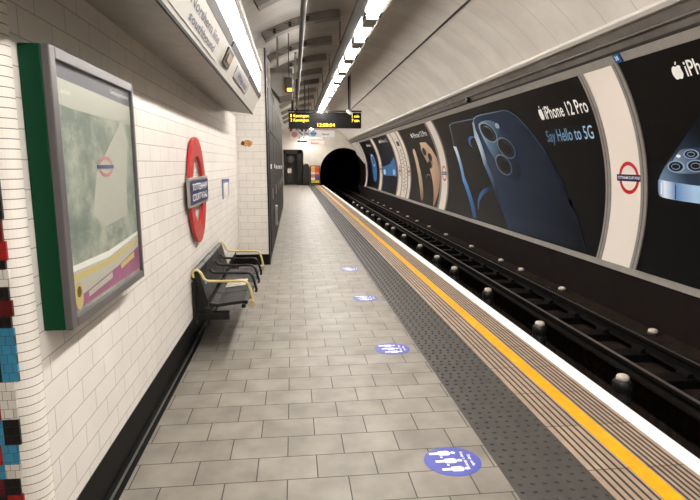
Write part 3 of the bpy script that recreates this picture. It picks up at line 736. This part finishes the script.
put_text(mb, 'TOTTENHAM', lambda u, v: (XW+.0575, 4.38+u, 1.378+v), .70, .055, M['textw'], .01)
put_text(mb, 'COURT ROAD', lambda u, v: (XW+.0575, 4.38+u, 1.295+v), .70, .055, M['textw'], .01)
c = mb.build('name_print', t, label='white station name on blue')

# map case
t = thing('map_case', 'framed area map standing off the wall with a green side', 'poster', (XW, 2.3, 1.05))
XF = -.775; ya, yb, za, zb = 1.85, 2.745, 1.03, 1.975
mb = MB(); mb.box(XW, XF-.012, ya, yb, za, zb, M['green']); mb.build('case', t, label='green painted case side', bevel=.006)
mb = MB(); w = .045
for y0, y1, z0, z1 in ((ya, ya+w, za, zb), (yb-.02, yb, za, zb), (ya+w, yb-.02, zb-.04, zb), (ya+w, yb-.02, za, za+.035)): mb.box(XF-.014, XF+.012, y0, y1, z0, z1, M['framedark'])
mb.build('frame', t, label='lilac grey metal frame', bevel=.004)
def map_mat():
    m = bpy.data.materials.new('area_map_print'); m.use_nodes = True; nt = m.node_tree; b = nt.nodes['Principled BSDF']; L = nt.links.new
    tc = nt.nodes.new('ShaderNodeTexCoord')
    n = nt.nodes.new('ShaderNodeTexNoise'); n.inputs['Scale'].default_value = 5.5; n.inputs['Detail'].default_value = 8; n.inputs['Roughness'].default_value = .7
    L(tc.outputs['Object'], n.inputs['Vector'])
    r = nt.nodes.new('ShaderNodeValToRGB'); e = r.color_ramp.elements
    e[0].position = .40; e[0].color = (*lin('#7d877f'), 1); e[1].position = .60; e[1].color = (*lin('#b9bbae'), 1)
    L(n.outputs['Fac'], r.inputs['Fac'])
    v = nt.nodes.new('ShaderNodeTexVoronoi'); v.feature = 'DISTANCE_TO_EDGE'; v.inputs['Scale'].default_value = 75; L(tc.outputs['Object'], v.inputs['Vector'])
    lt = nt.nodes.new('ShaderNodeMath'); lt.operation = 'LESS_THAN'; lt.inputs[1].default_value = .04; L(v.outputs['Distance'], lt.inputs[0])
    mx = nt.nodes.new('ShaderNodeMix'); mx.data_type = 'RGBA'; mx.inputs['B'].default_value = (*lin('#dedfd6'), 1)
    ml = nt.nodes.new('ShaderNodeMath'); ml.operation = 'MULTIPLY'; ml.inputs[1].default_value = .28; L(lt.outputs[0], ml.inputs[0])
    L(ml.outputs[0], mx.inputs['Factor']); L(r.outputs['Color'], mx.inputs['A']); L(mx.outputs['Result'], b.inputs['Base Color'])
    b.inputs['Roughness'].default_value = .3
    return m
M['map'] = map_mat()
M['maphead'] = mat('map_header_lilac', lin('#5b5566'), .3); M['mappaper'] = mat('map_paper_cream', lin('#c4c2b6'), .3); M['mapmag'] = mat('map_magenta', lin('#a0567f'), .35, noise=.15, nscale=20)
M['mapyel'] = mat('map_yellow', lin('#d8c27a'), .35); M['mapgrey'] = mat('map_grey', lin('#9aa19c'), .35, noise=.2, nscale=18)
xs = XF-.004
mb = MB(); mb.box(XF-.012, xs, ya+.04, yb-.018, za+.03, zb-.035, M['map'])
def flat(mb, poly, lay, m):
    x = xs+.0006*lay; mb.prism(poly, xs, x, 'x', m)
py0, py1 = ya+w, yb-.02
flat(mb, [(py0, 1.885), (py1, 1.865), (py1, 1.94), (py0, 1.94)], 1, M['maphead'])
flat(mb, [(py0, 1.80), (py0+.12, 1.79), (py1, 1.78), (py1, 1.865), (py0, 1.885)], 1, M['mappaper'])
flat(mb, [(2.16, 1.40), (2.23, 1.56), (2.38, 1.66), (2.60, 1.80), (2.66, 1.70), (2.60, 1.50), (2.58, 1.36), (2.28, 1.34)], 1, M['mappaper'])
flat(mb, [(py0, 1.22), (2.3, 1.21), (py1, 1.25), (py1, 1.265), (2.3, 1.235), (py0, 1.24)], 2, M['textw'])
flat(mb, [(py0, 1.085), (py1, 1.085), (py1, 1.25), (2.3, 1.21), (py0, 1.22)], 1, M['mappaper'])
flat(mb, [(py0, 1.185), (2.3, 1.18), (py1, 1.215), (py1, 1.23), (2.3, 1.20), (py0, 1.205)], 2, M['mapyel'])
flat(mb, [(py0, 1.08), (py1, 1.08), (py1, 1.19), (2.4, 1.15), (py0, 1.115)], 3, M['mapmag'])
flat(mb, [(2.05, 1.10), (2.32, 1.115), (2.32, 1.14), (2.05, 1.12)], 4, M['mappaper']); flat(mb, [(2.44, 1.13), (2.64, 1.15), (2.64, 1.175), (2.44, 1.152)], 4, M['mapyel'])
flat(mb, ell(1.96, 1.125, .035, .05), 5, M['mapyel'])
flat(mb, ell(1.96, 1.14, .02, .02), 6, M['gold'])
for a, b, z in ((1.94, 2.02, 1.835), (2.45, 2.7, 1.895)):
    put_text(mb, 'Continuing your journey' if a > 2 else 'Local area', lambda u, v: (xs+.0035, a+u, z+v), b-a, .018, M['textw'])
nn = 30; cy, cz = 2.335, 1.585
vv = [(xs+.003, cy+.085*math.cos(2*PI*k/nn), cz+.042*math.sin(2*PI*k/nn)) for k in range(nn)]+[(xs+.003, cy+.068*math.cos(2*PI*k/nn), cz+.029*math.sin(2*PI*k/nn)) for k in range(nn)]
mb.add(vv, [(k, (k+1) % nn, nn+(k+1) % nn, nn+k) for k in range(nn)], M['pink'])
flat(mb, [(2.24, 1.578), (2.43, 1.578), (2.43, 1.592), (2.24, 1.592)], 6, M['bluelite'])
mb.build('map_print', t, label='faded grey green area map')
g = bpy.data.materials.new('case_glazing'); g.use_nodes = True; gn = g.node_tree
gn.nodes.remove(gn.nodes['Principled BSDF']); go = gn.nodes['Material Output']
g1 = gn.nodes.new('ShaderNodeBsdfTransparent'); g2 = gn.nodes.new('ShaderNodeBsdfGlossy'); g3 = gn.nodes.new('ShaderNodeMixShader'); g4 = gn.nodes.new('ShaderNodeLayerWeight')
g1.inputs['Color'].default_value = (.96, .97, .96, 1); g2.inputs['Roughness'].default_value = .12; g4.inputs['Blend'].default_value = .04
gn.links.new(g4.outputs['Facing'], g3.inputs[0]); gn.links.new(g1.outputs[0], g3.inputs[1]); gn.links.new(g2.outputs[0], g3.inputs[2]); gn.links.new(g3.outputs[0], go.inputs['Surface'])
MB().box(XF+.002, XF+.005, ya+w-.002, yb-.018, za+.033, zb-.038, g).build('glass', t)

# ------------------------------------------------------------------ bench
t = thing('bench', 'black four seat metal bench with pale yellow end arms against the wall', 'bench', (-.62, 5.2, 0))
yb0, sw = 4.43, .375
for k in range(4):
    y0 = yb0+k*sw+.006; y1 = yb0+(k+1)*sw-.006
    MB().prism([(-.715, .435), (-.66, .425), (-.43, .452), (-.395, .445), (-.385, .43), (-.40, .418), (-.44, .425), (-.66, .398), (-.72, .41)], y0, y1, 'y', M['benchblk']).build('seat', t, bevel=.004)
    mb = MB(); mb.prism([(-.735, .455), (-.755, .45), (-.850, .70), (-.842, .728), (-.82, .735), (-.80, .715)], y0, y1, 'y', M['benchblk']); bk = mb.build('backrest', t, bevel=.006)
    if k == 0: MB().prism([(-.762, .575), (-.7575, .575), (-.776, .62), (-.781, .62)], 4.52, 4.60, 'y', M['bluelite']).build('sticker', bk, label='small pale blue sticker')
def arm(y, m, name, hook=True, r=.0115):
    pts = [(-.838, .66), (-.842, .70), (-.832, .722), (-.80, .726), (-.775, .70), (-.752, .65), (-.725, .630)] if hook else [(-.77, .66), (-.755, .635), (-.73, .620)]
    z = .626 if hook else .612
    pts += [(-.58, z), (-.44, z), (-.41, z-.006), (-.388, z-.03), (-.372, z-.075), (-.352, .455), (-.36, .432)]
    mb = MB(); mb.tube([(p[0], y, p[1]) for p in pts], r, m, 8)
    return mb.build(name, t)
arm(4.41, M['brass'], 'armrest')['label'] = 'pale yellow end arm'
for y in (4.81, 5.18, 5.56): arm(y, M['benchblk'], 'armrest', False, .012)
arm(5.95, M['brass'], 'armrest')['label'] = 'pale yellow end arm'
for y, s in ((4.41, -1), (5.95, 1)):
    mb = MB(); n = 18; v = [(-.37+.03*math.cos(2*PI*k/n), y+s*(-.03 if q else .03)-s*0, .43+.034*math.sin(2*PI*k/n)) for q in (0, 1) for k in range(n)]
    mb.add(v, [(k, (k+1) % n, n+(k+1) % n, n+k) for k in range(n)]+[tuple(range(n)), tuple(range(n, 2*n))], M['beige']); mb.build('end_disc', t, label='round beige arm end', bevel=.004)
MB().box(-.76, -.70, 4.40, 5.95, .36, .405, M['benchblk']).build('support_beam', t, bevel=.006)
MB().box(-.455, -.42, 4.43, 5.93, .385, .418, M['benchblk']).build('support_beam', t, bevel=.006)
for y in (4.47, 5.83):
    mb = MB(); mb.box(-.858, -.83, y-.05, y+.05, .25, .62, M['benchblk']); mb.box(-.857, -.56, y-.035, y+.035, .285, .35, M['benchblk']); mb.box(-.74, -.70, y-.03, y+.03, .33, .40, M['benchblk'])
    mb.prism([(-.85, .55), (-.80, .60), (-.73, .45), (-.75, .36), (-.84, .36)], y-.015, y+.015, 'y', M['benchblk'])
    mb.build('wall_bracket', t, bevel=.006)
t = thing('newspaper', 'pale folded paper left lying on the bench seat', 'paper', (-.55, 5.2, .45))
mb = MB(); mb.prism([(-.66, .430), (-.47, .4495), (-.47, .453), (-.66, .4335)], 5.02, 5.30, 'y', M['mappaper']); mb.build('sheet', t)
mb = MB(); mb.prism([(-.65, .4345), (-.52, .4485), (-.52, .456), (-.60, .449), (-.65, .439)], 5.06, 5.28, 'y', M['mappaper']); mb.build('fold', t)

# ------------------------------------------------------------------ dark doors beyond the pier
mb = MB(); mb.box(-.9, -.39, 8.75, 20.0, 0, 2.95, M['darkdoor2']); mb.build('wall_cabinets', kind='structure', label='dark panelled wall beyond the tiled pier')
for k in range(6):
    y0 = 8.95+k*1.82
    mb = MB(); mb.box(-.392, -.378, y0, y0+.85, .12, 2.1, M['darkdoor']); mb.box(-.392, -.378, y0+.87, y0+1.72, .12, 2.1, M['darkdoor'])
    mb.box(-.392, -.380, y0, y0+1.72, 2.14, 2.80, M['darkdoor'])
    dr = mb.build('door_%d' % (k+2), kind='structure', label='dark grey double door in the panelled wall', bevel=.004)
    mb = MB(); mb.box(-.378, -.36, y0+.78, y0+.82, .95, 1.15, M['steel']); mb.build('handle', dr)
    if k > 1: continue
    mb = MB(); mb.box(-.378, -.374, y0+.25, y0+.6, 1.50, 1.58, M['textw']); mb.build('door_notice', dr, label='small white notice')
# striped projecting flag sign
t = thing('flag_sign', 'small white striped strip sticking out from the dark panelled wall', 'sign', (-.39, 11.9, 1.5))
mb = MB(); mb.box(-.39, -.24, 11.9, 11.93, 1.49, 1.53, M['black']); mb.build('arm', t)
mb = MB()
for k in range(4): mb.prism([(-.38+.035*k, 1.475), (-.36+.035*k, 1.475), (-.35+.035*k, 1.545), (-.37+.035*k, 1.545)], 11.88, 11.90, 'y', M['textw'])
mb.build('stripe', t, label='white slanted stripes')
# fire extinguisher sized box low on the wall
t = thing('wall_box', 'small grey box with a black centre low on the dark panelled wall', 'box', (-.378, 10.9, .5))
MB().box(-.378, -.33, 10.75, 11.05, .35, .75, M['frame']).build('body', t, bevel=.01); MB().box(-.33, -.325, 10.83, 10.97, .42, .66, M['black']).build('slot', t)
# overhead box and hanging sign beyond the pier
t = thing('overhead_box', 'pale grey box unit under the ceiling above the dark panelled wall', 'box', (-.15, 11, 2.95))
mb = MB(); mb.prism([(-.42, 3.45), (.02, 3.45), (.02, 2.98), (-.25, 2.90), (-.42, 3.1)], 11.0, 12.2, 'y', M['soffit']); mb.build('body', t, bevel=.015)
MB().box(-.30, -.26, 11.5, 11.6, 3.45, 4.2, M['soffit']).build('hanger', t)
t = thing('lit_sign', 'tiny hanging brown sign with a yellow light below the pale overhead box', 'sign', (-.06, 10.9, 2.98))
MB().box(-.125, .015, 10.93, 10.97, 2.98, 3.27, M['goldd']).build('body', t, bevel=.006)
MB().box(-.09, .0, 10.922, 10.93, 3.0, 3.06, M['led']).build('lamp', t, label='small yellow light')
MB().box(-.06, -.04, 10.94, 10.96, 3.27, 4.1, M['duct']).build('rod', t)

# ------------------------------------------------------------------ departure board
SY = 18.2
t = thing('departure_board', 'black hanging train indicator with amber lettering', 'indicator board', (1.1, SY, 2.76))
bx0, bx1, bz0, bz1 = -.12, 2.31, 2.755, 3.265
MB().box(bx0, bx1, SY, SY+.18, bz0, bz1, M['black']).build('housing', t, bevel=.01)
mb = MB(); mb.box(bx0-.02, bx1+.02, SY+.05, SY+.11, 3.295, 3.345, M['darkdoor2']); mb.build('hanging_bar', t)
mb = MB()
for x in (bx0+.25, bx1-.4): mb.box(x-.02, x+.02, SY+.07, SY+.10, 3.26, 3.30, M['darkdoor2'])
mb.build('lug', t)
for x, zt_ in ((.16, 4.36), (1.90, 4.46)):
    mb = MB(); mb.tube([(x, SY+.08, 3.33), (x, SY+.08, zt_)], .03, M['darkdoor2'], 8); mb.build('hanger', t)
mb = MB(); mb.tube([(.02, SY+.08, 3.33), (.02, SY+.08, 3.72), (.04, SY+.08, 3.75), (.14, SY+.08, 3.75)], .03, M['darkdoor2'], 8); mb.build('hanger', t, label='bent hanger at the left end')
def led(mb, s, x, z, w, cap): put_text(mb, s, lambda u, v: (x+u, SY-.004, z+v), w, cap, M['led'], .0)
mb = MB(); led(mb, '1', -.055, 3.105, .035, .095); led(mb, '2', -.055, 2.965, .05, .095); led(mb, 'Kennington', .05, 3.105, .50, .095); led(mb, 'Kennington', .05, 2.965, .50, .095)
led(mb, '1 min', 2.00, 3.105, .24, .095); led(mb, '7 min', 1.99, 2.965, .25, .095); led(mb, '12:00:04', .84, 2.80, .58, .11)
mb.build('lettering', t, label='amber dot lettering', recalc=False)
t = thing('camera_dome', 'white security camera in front of the right end of the indicator', 'camera', (1.93, SY-.4, 3.2))
mb = MB(); mb.tube([(1.80, SY-.45, 3.32), (1.84, SY-.45, 3.25), (1.92, SY-.45, 3.20), (1.97, SY-.45, 3.19)], [.05, .06, .055, .04], M['dome'], 12); mb.build('housing', t)
mb = MB(); mb.tube([(1.90, SY-.45, 3.27), (1.90, SY-.45, 4.46)], .012, M['duct'], 8); mb.build('stalk', t)

# hanging signs beyond it
def hsign(name, x0, x1, z0, z1, y, label, m, cat='sign', rods=True):
    t = thing(name, label, cat, ((x0+x1)/2, y, z0))
    MB().box(x0, x1, y, y+.06, z0, z1, m).build('panel', t, bevel=.006)
    if rods:
        mb = MB()
        for x in ((x0+(x1-x0)*.2, x0+(x1-x0)*.8) if x0 < .5 else (x0+.016, x1-.014)):
            mb.tube([(x, y+.03, z1-.02), (x, y+.03, CZ+math.sqrt(R*R-(x-CX)**2)+.02)], .012, M['duct'], 6)
        mb.build('rod', t)
    return t
t = hsign('hanging_sign', .20, 1.49, 2.52, 2.745, 19.2, 'long white hanging sign just below the indicator board', M['textw'])
mb = MB(); mb.box(.20, 1.49, 19.19, 19.2, 2.745, 2.78, M['pink']); mb.build('band', t, label='pinkish top band')
mb = MB(); y = 19.192
mb.prism([(.74+.10*math.cos(a), 2.635+.10*math.sin(a)) for a in [2*PI*k/24 for k in range(24)]], y, 19.2, 'y', M['ltblue'])
mb.prism([(.63, 2.61), (.85, 2.61), (.85, 2.66), (.63, 2.66)], y-.003, 19.2, 'y', M['bluelite'])
put_text(mb, 'Way out', lambda u, v: (1.03+u, y-.001, 2.585+v), .27, .06, M['black'], .02); put_text(mb, 'Exit', lambda u, v: (.42+u, y-.001, 2.60+v), .16, .08, M['greytext'], .02)
mb.prism([(.24, 2.70), (.36, 2.60), (.36, 2.56), (.22, 2.66)], y, 19.2, 'y', M['greytext'])
mb.build('lettering', t, recalc=False)
t = hsign('hanging_sign', .60, 1.18, 2.27, 2.43, 20.2, 'smaller white and pink sign hanging below the long white sign', M['panelw'])
mb = MB(); mb.box(.60, 1.18, 20.19, 20.2, 2.43, 2.47, M['pink']); put_text(mb, 'Stairs', lambda u, v: (.68+u, 20.192, 2.31+v), .3, .06, M['red'], .02); mb.build('lettering', t)
t = hsign('hanging_sign', -.08, .21, 2.42, 2.71, 18.9, 'square pale pink sign at the left of the long white sign', M['panelw'])
mb = MB(); mb.prism([(.065+.10*math.cos(a), 2.575+.10*math.sin(a)) for a in [2*PI*k/20 for k in range(20)]], 18.89, 18.9, 'y', M['pink']); mb.build('emblem', t)
t = hsign('hanging_sign', .17, .52, 2.34, 2.40, 19.6, 'thin black sign under the square pale pink sign', M['black'])
# row of tiny coloured notices under the board
for k, (c, nm) in enumerate((('red', 'red'), ('textw', 'white'), ('buff', 'buff'), ('blue', 'dark blue'), ('bluelite', 'pale blue'))):
    x = -.10+k*.13
    o = MB().box(x, x+.07, 18.6, 18.63, 2.66, 2.755, M[c]).build('line_tag'); tag(o, 'tiny %s tag in the row beneath the indicator board' % nm, 'sign', 'tags under the indicator')
MB().box(-.14, .52, 18.6, 18.64, 2.75, 2.775, M['darkdoor2']).build('trim_14', kind='structure', label='thin dark rail holding the row of tags')

# ------------------------------------------------------------------ far left wall and end wall
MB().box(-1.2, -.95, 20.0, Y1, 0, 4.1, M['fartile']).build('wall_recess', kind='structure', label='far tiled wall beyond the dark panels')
mb = MB(); v = []; f = []
TX, TZ, TR = 3.70, .95, 1.74
N = 150; xs_ = [-2.4+(5.1+2.4)*i/N for i in range(N+1)]
xs_ = sorted(set(xs_+[-.52, -.5201, .32, .3201, TX-TR, TX-TR-.001, 1.9, 2.1]))
segs = []
for a, b in zip(xs_[:-1], xs_[1:]):
    mid = (a+b)/2
    def lo(x):
        if -.52 < mid < .32: return 2.245
        if abs(mid-TX) < TR: return TZ+math.sqrt(max(TR*TR-(x-TX)**2, 0))
        return -1.3 if mid > 1.9 else 0
    def hi(x): return CZ+math.sqrt(max((R+.03)**2-(x-CX)**2, 0)) if abs(x-CX) < R+.03 else .9
    za, zb_ = lo(a), lo(b); ha, hb = hi(a), hi(b)
    if ha <= za and hb <= zb_: continue
    o = len(v); v += [(a, Y1, za), (b, Y1, zb_), (b, Y1, max(hb, zb_)), (a, Y1, max(ha, za))]; f.append((o, o+1, o+2, o+3))
M['endwall'] = mat('end_wall_pale', (.60, .55, .48), .5, noise=.08, nscale=2)
mb.add(v, f, M['endwall']); ew = mb.build('wall_end', kind='structure', label='pale end wall pierced by the round tunnel mouth', recalc=False)
# tunnel bore
prof = [(TX+TR*math.cos(a), TZ+TR*math.sin(a)) for a in [-.9+(PI+1.8)*i/40 for i in range(41)]]
o = sheet('tunnel_bore', prof, Y1, Y1+9, M['bore'], kind='structure', label='black running tunnel')
MB().box(1.5, 6, Y1+9, Y1+9.1, -2, 3.5, M['bore']).build('wall_bore', kind='structure', label='darkness at the end of the tunnel')
# doorway in the end wall
mb = MB()
for x0, x1, z0, z1 in ((-.66, -.52, 0, 2.56), (.32, .66, 0, 2.56), (-.66, .66, 2.245, 2.56)): mb.box(x0, x1, Y1-.14, Y1+.02, z0, z1, M['darkdoor2'])
mb.build('door_1', kind='structure', label='black framed opening in the end wall', bevel=.01)
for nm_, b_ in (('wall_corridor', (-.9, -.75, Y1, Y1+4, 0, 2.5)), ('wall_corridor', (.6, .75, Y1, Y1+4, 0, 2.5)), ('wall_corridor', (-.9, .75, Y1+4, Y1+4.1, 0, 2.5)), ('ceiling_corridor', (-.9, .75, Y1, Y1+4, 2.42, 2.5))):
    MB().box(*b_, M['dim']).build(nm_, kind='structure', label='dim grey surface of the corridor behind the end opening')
MB().box(-.9, .75, Y1, Y1+4, -.1, 0, M['floor']).build('floor_corridor', kind='structure', label='floor of the corridor behind the end opening')
M['addedlamp'] = mat('added_corridor_lamp', (.9, .9, .9), .4, emit=(1, .95, .9), es=5); MB().box(-.1, .1, Y1+1.5, Y1+2.5, 2.36, 2.42, M['addedlamp']).build('added_lamp_panel', bpy.data.objects['ceiling_corridor'], label='added lamp panel brightening the corridor')  # invented lamp, added to brighten the dim corridor
t = thing('corridor_mirror', 'round pale mirror seen inside the end opening', 'mirror', (-.2, Y1+1.2, 1.9))
mb = MB(); mb.lathe([(.30, 0), (.30, .04), (.24, .09), (.12, .12), (.02, .13)], 0, 0, 0, M['plaque'], 20); o = mb.build('mirror_disc', t)
o.matrix_parent_inverse = Matrix.Identity(4); o.rotation_euler = (PI/2, 0, 0)
mb = MB(); mb.box(-.30, -.27, Y1+1.2, Y1+1.24, 1.9, 2.4, M['duct']); mb.build('bracket', t)
t = thing('corridor_notice', 'small white paper notice low inside the end opening', 'notice', (-.25, Y1+.6, .8))
MB().box(-.42, -.12, Y1+.6, Y1+.63, .85, 1.2, M['panelw']).build('sheet', t); MB().box(-.29, -.25, Y1+.6, Y1+.63, 0, .86, M['duct']).build('stand', t)
# cabinet beside the opening
t = thing('equipment_cabinet', 'dark grey rounded cabinet between the end opening and the poster stand', 'cabinet', (.93, Y1-.4, 0))
MB().prism([(.70, 0), (1.20, 0), (1.20, 1.30), (1.14, 1.38), (.76, 1.38), (.70, 1.30)], Y1-.5, Y1-.05, 'y', M['darkdoor']).build('body', t, bevel=.02)
MB().lathe([(.20, 0), (.20, .06), (.15, .14), (.05, .18)], .93, Y1-.28, 1.38, M['darkdoor'], 16).build('dome_top', t); MB().box(.78, 1.12, Y1-.515, Y1-.5, .70, .76, M['black']).build('slot', t)
# poster stand
t = thing('poster_stand', 'bright orange, purple and yellow poster stand beside the tunnel mouth', 'poster', (1.55, Y1-.4, 0))
MB().box(1.22, 1.92, Y1-.45, Y1-.37, .08, 1.42, M['black']).build('backing', t, bevel=.01)
mb = MB(); cols2 = [('#e0b060', '#c85a2a'), ('#e8a04a', '#b8402a'), ('#d8cfc0', '#e07a30'), ('#c86a70', '#5a3a80'), ('#e6dcae', '#4a3a7a'), ('#b0b040', '#d8b838')]
for r_, (a, b) in enumerate(cols2):
    z1 = 1.38-r_*.205
    for c_, h in enumerate((a, b)):
        mm = mat('poster_print_%d%d' % (r_, c_), lin(h), .4)
        mb.box(1.28+c_*.30, 1.57+c_*.30, Y1-.456, Y1-.45, z1-.19, z1, mm)
mb.build('poster_print', t, label='bright colour blocks')
mb = MB()
for x in (1.30, 1.84): mb.box(x-.03, x+.03, Y1-.55, Y1-.25, 0, .09, M['black'])
mb.build('foot', t)

# ------------------------------------------------------------------ floor stickers
def sticker(y, label, lx=.835):
    t = thing('floor_sticker', label, 'sticker', (lx, y, 0), 'round floor stickers')
    r = .155; n = 44
    MB().prism([(lx+r*math.cos(2*PI*k/n), y+r*.92*math.sin(2*PI*k/n)) for k in range(n)], 0, .0012, 'z', M['disc']).build('disc', t)
    mb = MB(); z = .0016
    for k in range(3):
        yy = y+.080-.078*k; x0 = lx-.11+.016*k
        fig = [(0, .010), (.05, .012), (.055, .022), (.105, .024), (.118, .012), (.118, -.012), (.105, -.024), (.055, -.022), (.05, -.012), (0, -.010)]
        mb.add([(x0+a, yy+b, z) for a, b in fig], [tuple(range(len(fig)))], M['textw'])
        mb.add([(x0+.135+.014*math.cos(2*PI*q/12), yy+.013*math.sin(2*PI*q/12), z) for q in range(12)], [tuple(range(12))], M['textw'])
        if k < 2:
            mb.add([(x0+.06+.008*math.cos(2*PI*q/8), yy-.039+.008*math.sin(2*PI*q/8), z) for q in range(8)], [tuple(range(8))], M['textw'])
    put_text(mb, 'Keep a distance', lambda u, v: (lx+.062+v, y+.085-u, z), .17, .018, M['textw'], .02)
    put_text(mb, 'Stay safe', lambda u, v: (lx+.096+v, y+.055-u, z), .11, .018, M['textw'], .02)
    mb.build('figures', t, label='white figures and lettering', recalc=False)
for y, lab in ((2.585, 'nearest round violet floor sticker with three white figures'), (4.36, 'second round violet floor sticker beside the dark studded strip'), (6.13, 'third round violet floor sticker, pale and small'), (7.9, 'farthest faint round violet floor sticker')):
    sticker(y, lab)

# ------------------------------------------------------------------ closing walls outside the view
MB().box(-3.3, -3.2, Y0, 1.85, 0, 3, M['walltile']).build('wall_hall', kind='structure', label='tiled wall of the side passage')
MB().box(-3.3, 5.2, Y0-.1, Y0, -1.8, 4.7, M['endwall']).build('wall_back', kind='structure', label='wall behind the viewer')

# ------------------------------------------------------------------ world, camera, view
W = bpy.data.worlds.new('World'); S.world = W; W.use_nodes = True
W.node_tree.nodes['Background'].inputs['Color'].default_value = (.02, .02, .02, 1); W.node_tree.nodes['Background'].inputs['Strength'].default_value = .2
cam = bpy.data.cameras.new('Camera'); co = bpy.data.objects.new('Camera', cam); COL.objects.link(co)
cam.sensor_width = 36; cam.lens = 530/700*36; cam.clip_start = .05; cam.clip_end = 200
co.location = (0, 0, 1.6); co.rotation_euler = (math.radians(90-9.322), 0, math.radians(-6.058))
S.camera = co
S.view_settings.view_transform = 'Standard'; S.view_settings.look = 'None'; S.view_settings.gamma = 1; S.view_settings.use_curve_mapping = False
S.view_settings.exposure = 0.0
S.cycles.max_bounces = 8; S.cycles.diffuse_bounces = 5; S.cycles.glossy_bounces = 4
S.cycles.use_denoising = True
S.cycles.sample_clamp_indirect = 6
